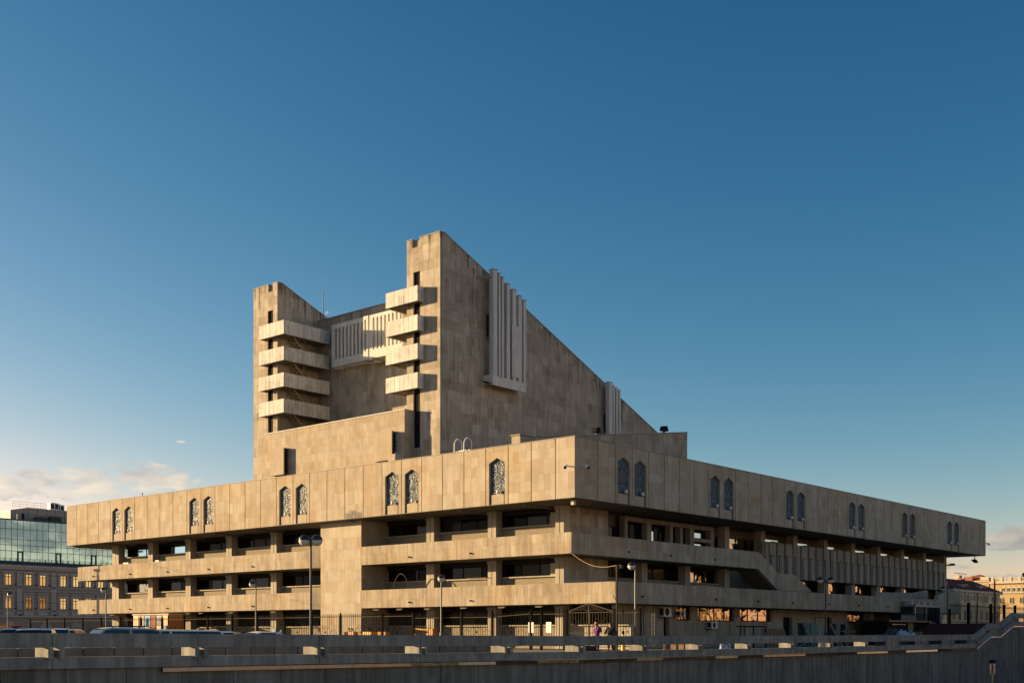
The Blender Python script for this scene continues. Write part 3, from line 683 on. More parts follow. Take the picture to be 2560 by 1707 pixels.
# stage house between the towers
XW = 79.79
mb = MB(); mb.prism([(XW + .03, 77.05, 13.9), (110, 77.05, 13.9), (110, 77.05, 22.4), (83.0, 77.05, 33.2), (XW + .03, 77.05, 33.6)], (0, 18.8, 0)); SH = mb.build('stage_house', 'stone_tower', T)
clad(SH, 'X', XW + .03, 77.08, YL, 13.9, 33.6, (.82, .95), (.5, 1.1), material='stone_tower')
MB().box(XW - .08, XW + .5, 77.08, YL - .01, 33.6, 33.7).build('coping', 'coping', T)
# white concrete louvre box on the stage house
GR = MB().box(78.98, XW - .01, 81.6, 92.3, 27.98, 28.1).build('louvre_box', 'white_plaster', T)
for a, b, xf in ((87.2, 92.3, 78.62), (86.45, 87.15, 78.3), (81.6, 86.08, 78.3)):
    zt_ = {87.2: 32.4, 86.45: 32.32, 81.6: 32.28}[a]
    MB().box(xf, 78.95, a, b, 28.1 if a > 87 else 28.0, 28.85).build('louvre_trough', 'white_plaster', GR); MB().box(xf, 78.95, a, b, 31.95, zt_).build('louvre_beam', 'white_plaster', GR)
MB().box(78.95, XW, 92.1, 92.3, 28.1, 32.4).build('louvre_cheek', 'white_plaster', GR); MB().box(78.95, XW, 81.6, 92.1, 32.1, 32.28).build('louvre_lid', 'white_plaster', GR)
fy = [(91.8, 92.3)] + [(91.8 - .555 * k - .555, 91.8 - .555 * k - .3) for k in range(8)]
for a, b in fy: MB().box(78.62, 78.98, max(a, 87.22), b, 28.85, 31.95).build('louvre_fin', 'white_plaster', GR)
for a, b in [(87.01, 87.15), (86.45, 86.76), (85.79, 86.08)] + [(85.53 - .545 * k - .28, 85.53 - .545 * k) for k in range(8)]: MB().box(78.3, 78.98, max(a, 81.6), b, 28.85, 31.95).build('louvre_fin', 'white_plaster', GR)
MB().box(78.36, 78.7, 86.1, 86.43, 27.7, 32.3).build('louvre_post', 'white_plaster', GR)
MB().prism([(78.36, 86.1, 27.62), (XW, 86.1, 27.9), (XW, 86.1, 28.05), (78.36, 86.1, 27.85)], (0, .33, 0)).build('louvre_bracket', 'white_plaster', GR)
# escape balconies with panelled parapets and steel flights
XF = 73.7
def escape(y_in, y_out, ytow, sgn, tops):
    """balconies wrapping a tower's inner corner: y_in = end on the tower front, y_out = line of the long side"""
    lo, hi = min(y_in, y_out), max(y_in, y_out)
    for li, zt in enumerate(tops):
        zb = zt - 1.37
        mb = MB(); mb.box(XF + .1, 74.45, lo + .1, hi - .1, zb + .06, zb + .22)
        if sgn > 0: mb.box(74.45, 79.6, ytow + .02, hi - .1, zb + .06, zb + .22)
        else: mb.box(74.45, 79.6, lo + .1, ytow - .02, zb + .06, zb + .22)
        mb.box(XF + .1, XF + .14, lo + .1, hi - .1, zb + .22, zt - .1)
        S = mb.build('escape_balcony', 'backing', T)
        n = 7; wd = (hi - lo) / n
        for i in range(n): MB().box(XF + random.uniform(-.006, .006), XF + .09, lo + i * wd + .016, lo + (i + 1) * wd - .016, zb, zt, random.gauss(0, .5)).build('parapet_panel', 'white_concrete', S)
        n = 10; wd = (79.64 - XF) / n
        ys = (hi - .09, hi) if sgn > 0 else (lo, lo + .09)
        for i in range(n): MB().box(XF + i * wd + .016 + (.09 if i == 0 else 0), XF + (i + 1) * wd - .016, ys[0] + random.uniform(-.006, .006), ys[1], zb, zt, random.gauss(0, .5)).build('parapet_panel', 'white_concrete', S)
        yr = (lo, lo + .09) if sgn > 0 else (hi - .09, hi)
        MB().box(XF + .1, XT - .01, yr[0], yr[1], zb, zt).build('parapet_panel', 'white_concrete', S)
        y0s = ytow + .5 if sgn > 0 else ytow - 1.2
        fl_ = MB()
        for s in (0, .62): fl_.prism([(75.5, y0s + s, zb + .1), (75.75, y0s + s, zb + .1), (78.55, y0s + s, zb - 2.35), (78.3, y0s + s, zb - 2.35)], (0, .05, 0))
        for i in range(10): fl_.box(75.6 + i * .29, 75.85 + i * .29, y0s + .05, y0s + .62, zb + .02 - i * .25, zb + .05 - i * .25)
        fl_.build('steel_flight', 'stair_steel', S)
        rl = MB()
        for s in (0, .67):
            rl.tube([(75.7, y0s + s, zb + 1.0), (78.5, y0s + s, zb - 1.4)], .02, 5)
            for i in range(6): rl.tube([(75.8 + i * .53, y0s + s, zb - .0 - i * .45), (75.8 + i * .53, y0s + s, zb + .92 - i * .45)], .014, 5)
        rl.tube([(75.2, y0s + .3, zt - .05), (75.2, y0s + .3, zt + .12), (75.5, y0s + .3, zt + .12), (75.5, y0s + .3, zt - .05)], .02, 5)
        rl.build('flight_rail', 'stair_steel', S)
escape(74.86, 79.02, 77.07, 1, [32.03, 29.43, 26.87, 24.29])
escape(97.82, 93.78, YL, -1, [32.25, 29.64, 27.02, 24.42])
# front block with wedge-shaped vent hoods
XK = 73.45
mb = MB(); mb.box(XK + .03, XT + .05, 76.29, 96.48, 13.9, 21.08); FB = mb.build('front_block', 'stone_tower', T)
clad(FB, 'X', XK + .03, 76.26, 96.48, 13.9, 21.08, (.62, .8), (.4, .8), material='stone', bias=-.1); clad(FB, 'Y', 76.29, XK + .03, XT, 13.9, 21.08, (.62, .8), (.4, .8), material='stone')
MB().box(XK - .06, XT, 76.2, 96.52, 21.08, 21.17).build('coping', 'white_plaster', T)
for y0, y1, z0, z1 in ((92.77, 94.85, 16.71, 19.36), (77.33, 79.7, 16.67, 19.28)):
    H_ = MB().box(72.88, 73.0, y0, y1, z0, z1).build('vent_screen', 'stone', T); clad(H_, 'X', 72.88, y0, y1, z0, z1, (.62, .8), (.4, .8), material='stone', bias=-.1) if False else None
    for i in range(8): MB().box(73.02, 73.4, y0 + .15, y1 - .1, z0 + .2 + i * .3, z0 + .28 + i * .3).build('vent_slat', 'wood', H_)
    MB().box(73.0, XK + .02, y1 - .1, y1, z0, z1).build('vent_cheek', 'stone', H_); MB().box(73.0, XK + .02, y0 + .1, y1 - .1, z1 - .08, z1).build('vent_lid', 'stone', H_)
    MB().box(XK - .02, XK + .0, y0 + .1, y1 - .1, z0 + .05, z1 - .1).build('vent_opening', 'grille_dark', H_)
# fin box on the shaded side of the right tower
YF = 71.63
FBX = MB().prism([(80.16, YF, 23.75), (84.87, YF, 23.75), (84.87, YR, 24.1), (80.16, YR, 24.1)], (0, 0, .18)).build('fin_box', 'white_plaster', T)
MB().box(80.16, 84.87, YF, YF + .12, 23.93, 24.62).build('fin_trough', 'white_plaster', FBX)
MB().box(80.16, 80.28, YF + .12, YR, 23.93, 24.75).build('fin_trough', 'white_plaster', FBX)
for a, b, zt in ((80.24, 80.74, 34.32), (80.98, 81.2, 34.1), (81.42, 81.69, 33.86), (82.08, 82.54, 33.42), (82.93, 83.43, 33.05), (83.78, 84.24, 32.66), (84.48, 84.87, 32.4)):
    f_ = MB().box(a, b, YF, YF + .52, 24.62, zt).build('fin', 'white_plaster', FBX)
    MB().box(a - .04, b + .04, YF - .04, YF + .56, zt, zt + .06).build('fin_cap', 'coping', f_)
MB().prism([(82.75, YF - .03, 24.9), (83.6, YF - .16, 24.9), (83.7, YF - .16, 29.6), (82.75, YF - .03, 29.8)], (0, -.05, 0)).build('loose_panel', 'white_plaster', FBX)
MB().tube([(79.2, YR - .1, 33.6), (80.2, YF + .2, 33.6)], .06, 6).build('fin_tie', 'coping', FBX)
F2 = MB().box(98.4, 98.95, 71.84, 72.3, 14, 26.95).build('fin_cluster', 'white_plaster', T)
for a, b, zt in ((99.12, 99.38, 26.8), (99.64, 99.92, 26.65), (100.15, 100.4, 26.5)): MB().box(a, b, 71.84, 72.4, 14, zt).build('fin', 'white_plaster', F2)
MB().box(98.36, 99.0, 71.8, 72.35, 26.95, 27.02).build('fin_cap', 'coping', F2)
window(T, 'Y', YR - .06, 98.84, 99.4, 22.0, 23.9, [], fw=.04)
window(T, 'Y', YR - .06, 80.55, 81.1, 28.4, 30.5, [.5], frame='frame_grey', gl='glass_curtain', fw=.05, transom=.5)
MB().box(78.75, 78.95, YR - .07, YR - .01, 29.2, 34.3).build('wall_chase', 'stone_tower', T)
# sloped parapet wall on the roof
mb = MB(); mb.prism([(64.5, 55.03, 13.9), (86.7, 55.03, 13.9), (86.7, 55.03, 18.35), (66.0, 55.03, 15.35), (64.5, 55.03, 15.3)], (0, .8, 0)); RW = mb.build('roof_wall', 'stone_tower', T)
clad(RW, 'Y', 55.03, 64.5, 86.7, 13.9, 18.4, (.7, .9), (.5, 1.1), clips=[(-.145, 1, 15.35 - .145 * 66.0 - .03)], material='stone_tower', bias=-.3)
MB().prism([(64.42, 54.95, 15.34), (66.0, 54.95, 15.36), (86.78, 54.95, 18.37), (86.78, 54.95, 18.44), (66.0, 54.95, 15.44), (64.42, 54.95, 15.41)], (0, .95, 0)).build('coping', 'coping', T)
MB().box(86.0, 86.7, 55.83, 72.0, 13.9, 18.3).build('roof_wall_return', 'stone_tower', T)
MB().box(63.6, 64.4, 67.1, 67.9, 13.9, 15.1).build('roof_stub', 'stone', T)
MB().box(63.6, 64.4, 57.5, 67.08, 13.9, 14.55).build('roof_kerb', 'coping', T)
MB().box(63.6, 64.4, 67.08, 67.1, 15.1, 15.2).build('roof_stub_cap', 'coping', T)
print('slabs', len(SLABS)); finish_slabs()

# ================================================================== underpass parapet and retaining wall
PY = 30.0
def ztop(x): return 1.05 - .117 * max(0, min(1, (x - 15.8) / 23.2)) if x < 39 else .933 + .05 * max(0, (x - 60) / 25.5)
JP = [11.2, 15.82] + [20.39 + 4.645 * k for k in range(15)]          # joints between the precast pieces
JP[-1] = 85.5
PARA = thing('concrete_parapet', 'long grey precast concrete parapet of two rails above the underpass wall', 'parapet', (40, PY, 0))
for a, b in zip(JP[:-1], JP[1:]):
    for nm, d0, d1, y0, y1 in (('upper_rail', 0., .39, PY, PY + .2), ('lower_rail', .645, .96, PY + .0, PY + .34)):
        za, zb = ztop(a), ztop(b); t = random.gauss(0, .5); e = .012
        mb = MB(); mb.prism([(a + e, y0, za - d1), (b - e, y0, zb - d1), (b - e, y0, zb - d0 - .015), (a + e, y0, za - d0 - .015)], (0, y1 - y0, 0), t)
        mb.prism([(a + e, y0 + .015, za - d0 - .015), (b - e, y0 + .015, zb - d0 - .015), (b - e, y0 + .015, zb - d0), (a + e, y0 + .015, za - d0)], (0, y1 - y0 - .03, 0), t)
        mb.build(nm, 'parapet', PARA)
def stub(x, z): MB().box(x, x + .15, PY - .09, PY + .62, z - .70, z - .392, random.gauss(0, .4)).build('bracket', 'parapet', PARA)
for j in JP[1:]:
    stub(j - .165, ztop(j)); stub(j + .155, ztop(j))
# the parapet climbs beside the steps
rise_t = [(85.5, .98), (88.41, 1.80), (90.6, 1.80), (93.55, 2.62), (102, 2.62)]
for nm, d0, d1, sh, y1 in (('upper_rail', 0., .39, .35, .2), ('lower_rail', .645, .96, .45, .34)):
    for k in range(4):
        (xa, za), (xb, zb) = rise_t[k], rise_t[k + 1]
        sa = 0 if k == 0 else sh * (.6 if d0 == 0 else .75) * 0.5; mb = MB()
        mb.prism([(xa + .01, PY + .001, za - d1), (xb - .01, PY + .001, zb - d1), (xb - .01, PY + .001, zb - d0), (xa + .01, PY + .001, za - d0)], (0, y1, 0), random.gauss(0, .3)); mb.build(nm, 'parapet', PARA)
for x, z in ((89.95, 1.80), (90.3, 1.80), (94.1, 2.62), (94.45, 2.62)): stub(x, z)
WALL = thing('retaining_wall', 'dark grey concrete retaining wall of narrow upright panels below the parapet', 'wall', (40, PY + .15, -5.5))
x = 9.0
while x < 102:
    w = .94 if x > 33 else 1.86 * .98
    b = x + w
    def zt(q):
        if q < 85.5: return ztop(q) - .96 - .02
        for (xa, za), (xb, zb) in zip(rise_t[:-1], rise_t[1:]):
            if xa <= q <= xb: return za + (zb - za) * (q - xa) / (xb - xa) - .98
        return 1.64
    MB().prism([(x + .012, PY + .15 + random.uniform(-.008, .008), -5.5), (b - .012, PY + .15 + random.uniform(-.008, .008), -5.5), (b - .012, PY + .15, zt(b)), (x + .012, PY + .15, zt(x))], (0, .28, 0), random.gauss(0, .5)).build('wall_panel', 'wallpanel', WALL)
    x = b
MB().prism([(9, PY + .36, -5.5), (102, PY + .36, -5.5), (102, PY + .36, 1.6), (93.5, PY + .36, 1.6), (85.5, PY + .36, -.05), (9, PY + .36, -.05)], (0, .1, 0)).build('wall_backing', 'backing', WALL)
STRIP = thing('light_trough', 'bent stainless steel light trough running under the parapet rail', 'light trough', (50, PY, -.2))
x = 19.2; i = 0
while x < 85.6:
    w = random.uniform(1.9, 2.9); b = min(x + w, 85.7); mb = MB(); n = 1; yj = random.uniform(-.006, .006); tl = -.006 if i in (0, 1, 5) else random.choice((-.0012, .005, .007, .006, -.0035, .004, -.006, .008))
    for k in range(n):
        q0, q1 = x + (b - x) * k / n, x + (b - x) * (k + 1) / n - (.006 if k == n - 1 else 0); z0, z1 = ztop(q0) - .98, ztop(q1) - .98
        d0 = d1 = 0.
        mb.prism([(q0, PY + tl + d0 + yj, z0 - .125), (q1, PY + tl + d1 + yj, z1 - .125), (q1, PY - tl + yj - d1, z1 - .012), (q0, PY - tl + yj - d0, z0 - .012)], (0, .1, 0))
    mb.build('trough_section', 'steel', STRIP); x = b; i += 1
for (xa, za), (xb, zb) in (((85.75, .02), (88.5, .83)), ((88.5, .83), (90.7, .84)), ((90.7, .84), (93.6, 1.65)), ((93.6, 1.65), (101, 1.65))):
    MB().prism([(xa + .01, PY, za - .1), (xb - .01, PY - .02, zb - .1), (xb - .01, PY + .02, zb - .01), (xa + .01, PY, za - .01)], (0, .1, 0)).build('trough_section', 'steel', STRIP)
# low block wall behind the rails, with weeds at its foot
BW = thing('block_wall', 'low rough wall of concrete blocks seen through the parapet gaps', 'wall', (22, 32.3, -.05))
x = 10.0
while x < 35.5: MB().box(x + .02, x + .98, 32.3 + random.uniform(-.015, .015), 32.55, -.05, .62, random.gauss(0, .5)).build('block', 'block', BW); x += 1.0
g = MB()
for k in range(700):
    x = random.uniform(12, 46); c = math.sin(x * 1.3) * .5 + math.sin(x * .37 + 1) * .5
    if random.random() > .35 + .5 * c: continue
    y = random.uniform(30.5, 32.2); h = random.uniform(.08, .34) * (1.0 + .4 * c); a = random.uniform(0, 6.28); d = Vector((math.cos(a), math.sin(a), 0)) * .012; lean = Vector((random.gauss(0, .07), random.gauss(0, .07), 0))
    p = Vector((x, y, -.05)); g.face([p - d, p + d, p + lean + Vector((0, 0, h))])
wd = g.build('weeds', 'foliage', kind='stuff'); tag(wd, 'thin dark weeds growing along the foot of the block wall', 'weeds')

# ================================================================== wrought iron fence and gate
FX = 57.58
FN = thing('iron_fence', 'black wrought iron fence with spear tops in front of the lit theatre front', 'fence', (FX, 76, 0))
PO = [113.64, 110.25, 106.87, 103.47, 100.18, 96.84, 93.47, 90.09, 86.76, 83.34, 79.97, 76.63, 73.21, 69.9, 66.6, 62.08, 58.9, 56.16, 54.29, 51.51, 48.21, 47.35, 45.49]
pmesh = {}
def shared(key, fn, m, smooth=False):
    if key not in pmesh:
        o = fn().build('tmp', m, smooth=smooth); pmesh[key] = o.data; bpy.data.objects.remove(o); pmesh[key].name = key
    return pmesh[key]
def addm(name, me, par, loc, rz=0, sc=None):
    o = bpy.data.objects.new(name, me); COL.objects.link(o); o.parent = par; o.location = Vector(loc) - BASE[par.name]; o.rotation_euler = (0, 0, rz); BASE[o.name] = Vector((0, 0, 0))
    if sc: o.scale = sc
    return o
def post_mb():
    mb = MB(); mb.box(-.07, .07, -.07, .07, 0, 2.35); mb.box(-.09, .09, -.09, .09, 2.35, 2.39); mb.lathe((0, 0, 2.47), [(.03, -.09), (.075, -.04), (.085, 0), (.06, .06), (.015, .1)], 8); return mb
def picket_mb():
    mb = MB(); mb.box(-.011, .011, -.011, .011, .18, 2.36); mb.prism([(0, -.035, 2.36), (0, 0, 2.33), (0, .035, 2.36), (0, 0, 2.52)], (.012, 0, 0)); return mb
def swirl_mb():
    mb = MB()
    for s in (-1, 1):
        mb.tube([(0, s * (.12 + .42 * t * 1.0) * 1.0 + 0, 1.15 + .38 * math.sin(3.1 * t) * (1 if k == 0 else -1)) for k in (0,) for t in [i / 8 for i in range(9)]], .011, 4)
        mb.tube([(0, s * (.12 + .42 * t), 1.15 - .38 * math.sin(3.1 * t)) for t in [i / 8 for i in range(9)]], .011, 4)
        mb.tube([(0, s * (.2 + .16 * math.cos(a)), 1.52 + .13 * math.sin(a)) for a in [i * .7 for i in range(10)]], .010, 4)
        mb.tube([(0, s * .55, 1.15), (0, s * 1.0, 1.3), (0, s * 1.25, 1.05), (0, s * 1.05, .9)], .011, 4)
    mb.lathe((0, 0, 1.15), [(.01, -.07), (.07, 0), (.01, .07)], 6); return mb
def ring_mb():
    mb = MB(); mb.tube([(0, .055 * math.cos(a), 2.31 + .045 * math.sin(a)) for a in [i * 6.283 / 8 for i in range(9)]], .008, 4, cap=False); return mb
pk = []
for i in range(len(PO) - 1):
    a, b = PO[i + 1], PO[i]; span = b - a
    addm('post', shared('post', post_mb, 'iron'), FN, (FX, PO[i], 0))
    if i in (16, 17): rz0, rz1 = 2.13, 2.12
    elif i == 18: rz0, rz1 = 2.12, 2.13
    elif i == 19: rz0, rz1 = 2.30, 2.13          # (south end, north end): the rail climbs towards the gate
    else: rz0 = rz1 = 2.27
    for nm, dz, m_ in (('top_rail', 0, 'iron_rail'), ('mid_rail', -.6, 'iron_rail') if False else ('bottom_rail', -1.98, 'iron')):
        mb = MB(); mb.prism([(FX - .02, a + .07, rz0 + dz - .02), (FX + .02, a + .07, rz0 + dz - .02), (FX + .02, a + .07, rz0 + dz + .02), (FX - .02, a + .07, rz0 + dz + .02)], (0, span - .14, rz1 - rz0)); mb.build(nm, m_, FN)
    n = max(2, int(span / .2))
    for k in range(1, n): pk.append((a + span * k / n, (rz0 + (rz1 - rz0) * k / n) - 2.27))
    if span > 2: addm('scroll', shared('scroll', swirl_mb, 'iron'), FN, (FX - .015, (a + b) / 2, 0))
addm('post', shared('post', post_mb, 'iron'), FN, (FX, PO[-1], 0))
pk.sort()
for y, dz in pk[:300]: addm('picket', shared('picket', picket_mb, 'iron'), FN, (FX, y, dz))
if len(pk) > 300:
    mb = MB()
    for y, dz in pk[300:]:
        mb.box(FX - .011, FX + .011, y - .011, y + .011, .18 + dz, 2.36 + dz); mb.prism([(FX, y - .035, 2.36 + dz), (FX, y, 2.33 + dz), (FX, y + .035, 2.36 + dz), (FX, y, 2.52 + dz)], (.012, 0, 0))
    mb.build('picket_run', 'iron', FN, kind='stuff')
mb = MB()
for y, dz in pk: mb.tube([(FX, y + .1 + .05 * math.cos(a), 2.33 + dz + .04 * math.sin(a)) for a in [i * 6.283 / 6 for i in range(7)]], .007, 3, cap=False)
mb.build('ring_frieze', 'iron', FN, kind='stuff')
GT = thing('iron_gate', 'double-leaf wrought iron gate with a gabled scrollwork top by the shaded corner', 'gate', (FX, 43.5, 0))
for y in (45.33, 41.66): MB().box(FX - .08, FX + .08, y - .08, y + .08, 0, 2.55).build('gate_post', 'iron', GT)
for s, (a, b) in enumerate(((43.56, 45.22), (41.77, 43.52))):
    mb = MB()
    for z in (.22, 1.08, 2.34): mb.box(FX - .02, FX + .02, a, b, z - .02, z + .02)
    for y in (a, b): mb.box(FX - .025, FX + .025, y - .025, y + .025, .15, 2.36)
    LF = mb.build('gate_leaf', 'iron_rail', GT)
    for k in range(1, 8): MB().box(FX - .01, FX + .01, a + (b - a) * k / 8 - .01, a + (b - a) * k / 8 + .01, .24, 2.32).build('gate_bar', 'iron_rail', LF)
    c = (a + b) / 2; q = MB()
    for w in (-1, 1):
        q.tube([(FX - .02, c + w * .55 * t, 1.55 + .45 * math.sin(3.14 * t)) for t in [i / 8 for i in range(9)]], .012, 4); q.tube([(FX - .02, c + w * .55 * t, 1.55 - .35 * math.sin(3.14 * t)) for t in [i / 8 for i in range(9)]], .012, 4)
        for k in range(3): q.tube([(FX - .02, c + w * (.2 + .22 * k) + .09 * math.cos(t), .75 + .09 * math.sin(t)) for t in [i * .8 for i in range(8)]], .01, 4)
    q.build('gate_scroll', 'iron_rail', LF)
mb = MB(); apex = 43.6
mb.prism([(FX - .02, 45.3, 2.33), (FX - .02, apex, 2.86), (FX - .02, apex, 2.92), (FX - .02, 45.3, 2.39)], (.04, 0, 0)); mb.prism([(FX - .02, apex, 2.86), (FX - .02, 41.7, 2.33), (FX - .02, 41.7, 2.39), (FX - .02, apex, 2.92)], (.04, 0, 0)); mb.box(FX - .025, FX + .025, apex - .03, apex + .03, .15, 2.9)
for k in range(5):
    for w in (-1, 1): mb.tube([(FX - .01, apex, 2.37), (FX - .01, apex + w * (.12 + .14 * k) * .6, 2.37 + .42 * (1 - k / 6)), (FX - .01, apex + w * (.2 + .24 * k), 2.42 + .36 * (1 - k / 4.2))], .011, 4)
mb.build('gate_gable', 'iron_rail', GT)
F3 = thing('iron_fence', 'short iron fence bay right of the gate, ending in a scrolled post', 'fence', (FX, 40.7, 0))
for y in (39.8,): addm('post', shared('post', post_mb, 'iron_rail'), F3, (FX, y, 0))
MB().box(FX - .02, FX + .02, 39.87, 41.58, 2.28, 2.32).build('top_rail', 'iron_rail', F3); MB().box(FX - .02, FX + .02, 39.87, 41.58, .26, .3).build('bottom_rail', 'iron', F3)
for k in range(1, 9): addm('picket', shared('picket', picket_mb, 'iron'), F3, (FX, 39.8 + k * .2, 0))
addm('scroll', shared('scroll', swirl_mb, 'iron'), F3, (FX - .02, 40.7, 0), sc=(1, .55, 1))
MB().box(FX - .03, FX + .03, 38.9, 38.96, .3, 2.25).build('ladder_stile', 'dark_metal', F3); MB().box(FX - .03, FX + .03, 38.72, 38.78, .3, 2.25).build('ladder_stile', 'dark_metal', F3)
for k in range(7): MB().box(FX - .02, FX + .02, 38.78, 38.9, .5 + k * .27, .53 + k * .27).build('ladder_rung', 'dark_metal', F3)
for k, (y, z) in enumerate(((47.95, 1.35), (46.5, 1.35))): tag(box('notice_board', 'paper', None, FX - .06, FX - .045, y, y + .42, z - .25, z + .42), ('white paper notice hung on the fence left of the wicket', 'white paper notice hung on the fence right of the wicket')[k], 'notice')

# ================================================================== globe lamps
def lamp(loc, heads, post, label, grp, rz=0., glob=.25):
    x, y, z = loc; base = (x, y, -.36 if x < 47.5 else (2.0 if x > 111 else 0))
    t = thing('globe_lamp', label, 'lamp', base, grp); h = z
    mb = MB(); mb.lathe((x, y, 0), [(.1, base[2]), (.1, base[2] + 1.1), (.055, base[2] + 1.2), (.045, h + .05)], 10); mb.build('post', post, t, smooth=False)
    for dx in heads:
        ux, uy = math.sin(THETA), -math.cos(THETA)
        cx_, cy_ = x + ux * dx * math.cos(rz) - uy * dx * math.sin(rz), y + uy * dx * math.cos(rz) + ux * dx * math.sin(rz)
        MB().tube([(x, y, h - .02), (cx_, cy_, h - .02)], .035, 6).build('arm', post, t)
        n = 12
        prof = [(glob * math.sin(math.pi * k / n), -glob * math.cos(math.pi * k / n)) for k in range(n + 1)]
        lo = MB(); lo.lathe((cx_, cy_, h), [(max(r_, .004), z_) for r_, z_ in prof[:n // 2 + 1]], 20); lo.build('globe', 'globe_milk', t, smooth=True)
        hi = MB(); hi.lathe((cx_, cy_, h + .004), [(glob * 1.015, 0)] + [(max(r_, .004) * 1.01, z_ * 1.01) for r_, z_ in prof[n // 2 + 1:]], 20); hi.build('globe_cap', 'globe_cap', t, smooth=True)
    return t
GL = 'globe street lamps'
lamp((55.72, 96.1, 4.93), (-.22,), 'lamp_post', 'single-globe lamp by the left end of the theatre balconies', GL)
lamp((51.55, 68.75, 4.56), (-.24,), 'lamp_post', 'single-globe lamp left of the tall twin-globe lamp', GL)
lamp((55.95, 54.6, 4.70), (0,), 'lamp_post', 'single-globe lamp with its globe straight on the post before the lit balconies', GL)
lamp((60.22, 41.98, 5.24), (-.23,), 'lamp_post', 'single-globe lamp right of the gate before the shaded front', GL)
lamp((52.35, 107.6, 4.70), (.2,), 'lamp_post', 'single-globe lamp at the far left before the grey classical building', GL)
lamp((33.52, 40.75, 5.15), (-.29, .27), 'lamp_post_dark', 'tall twin-globe street lamp standing just behind the parapet', GL)
lamp((82.46, 40.11, 5.06), (-.4, .4), 'lamp_post_dark', 'twin-globe lamp before the ribbed concrete screen', GL)
lamp((109.84, 41.16, 5.23), (-.42, .42), 'lamp_post_dark', 'twin-globe lamp beside the chiller at the far end', GL)
lamp((133.3, 41.6, 7.44), (0, .8), 'lamp_post_dark', 'globe lamp on the terrace at the right edge of the picture', GL)
# mast with a slack lit cable at the corner
t = thing('corner_mast', 'slim steel mast with a floodlight at the theatre corner', 'mast', (57.4, 41.35, 0))
MB().lathe((57.4, 41.35, 0), [(.06, 0), (.05, 5.15)], 8).build('post', 'iron_rail', t); MB().box(57.45, 57.7, 41.1, 41.3, 4.95, 5.15).build('floodlight', 'dark_metal', t); MB().tube([(57.4, 41.35, 2.95), (57.9, 42.0, 3.35)], .03, 6).build('stay', 'iron_rail', t)
P0, P1 = Vector((61.8, 48.2, 6.36)), Vector((57.4, 41.35, 5.12))
tag(MB().tube([P0.lerp(P1, k / 12) - Vector((0, 0, .42 * math.sin(math.pi * k / 12))) for k in range(13)], .011, 5).build('slack_cable', 'cream_plaster'), 'slack pale cable from the upper balcony corner to the mast', 'cable')
def wire(a, b, sag, label): tag(MB().tube([Vector(a).lerp(Vector(b), k / 16) - Vector((0, 0, sag * math.sin(math.pi * k / 16))) for k in range(17)], .012, 4).build('overhead_wire', 'black'), label, 'wire', 'overhead wires')
wire((61.6, 110.6, 9.75), (24.5, 57.0, 1.9), .35, 'thin wire climbing diagonally past the grey building to the theatre')
wire((58, 133, 8.5), (69, 119, 7.0), .1, 'nearly level wire crossing the upper windows of the grey building')
wire((58, 133, 4.9), (70, 118, 4.2), .1, 'nearly level wire crossing the lower windows of the grey building')
# street lamp out of frame on the left: its shadow falls on the balconies
t = thing('street_light', 'tall twin-arm street light out of frame left whose shadow falls on the balconies', 'street light', (55.2, 122.4, 0))
MB().lathe((55.2, 122.4, 0), [(.16, 0), (.1, 9.6)], 10).build('post', 'lamp_post', t)
for s in (-1, 1):
    MB().tube([(55.2, 122.4, 9.5), (55.2 - .3 * s, 122.4 + .8 * s, 10.2), (55.2 - .7 * s, 122.4 + 1.8 * s, 10.4)], .05, 6).build('arm', 'lamp_post', t); MB().box(55.2 - .95 * s - .12, 55.2 - .95 * s + .12, 122.4 + 2.2 * s - .45, 122.4 + 2.2 * s + .45, 10.33, 10.5).build('lamp_head', 'dark_metal', t)

# ================================================================== grey classical building with a glass storey, far left
GBY = 185.0
GB = thing('classical_building', 'grey classical building with brown windows under a glazed roof storey', 'building', (95, GBY, 0))
MB().box(70.5, 124, GBY + .1, GBY + 18, 0, 12.1).build('wall', 'grey_plaster', GB)
for z0, z1, d, m_ in ((11.75, 12.15, .75, 'grey_trim'), (11.4, 11.75, .5, 'grey_trim'), (11.0, 11.12, .2, 'grey_trim'), (8.52, 8.68, .18, 'grey_trim'), (7.92, 8.05, .3, 'grey_trim'), (4.68, 4.85, .18, 'grey_trim'), (3.72, 3.98, .35, 'grey_trim'), (0, .8, .15, 'grey_trim')):
    MB().box(70.3, 124.2, GBY + .1 - d, GBY + .1, z0, z1).build('cornice', m_, GB)
wx = [89.57 - 3.4, 89.57, 92.95, 95.35, 98.9, 101.16, 103.46, 105.72, 107.98]
for x in [91.5, 97.35, 85.6, 80.0, 110.2, 116.0]:
    mb = MB()
    for k in range(13): mb.box(x, x + .86, GBY - .08, GBY + .1, 4.0 + k * .54, 4.0 + k * .54 + .5)
    mb.build('pilaster', 'grey_trim', GB)
    MB().box(x + .3, x + .7, GBY - .4, GBY - .1, 4.0, 4.25).build('uplight', 'dark_metal', GB)
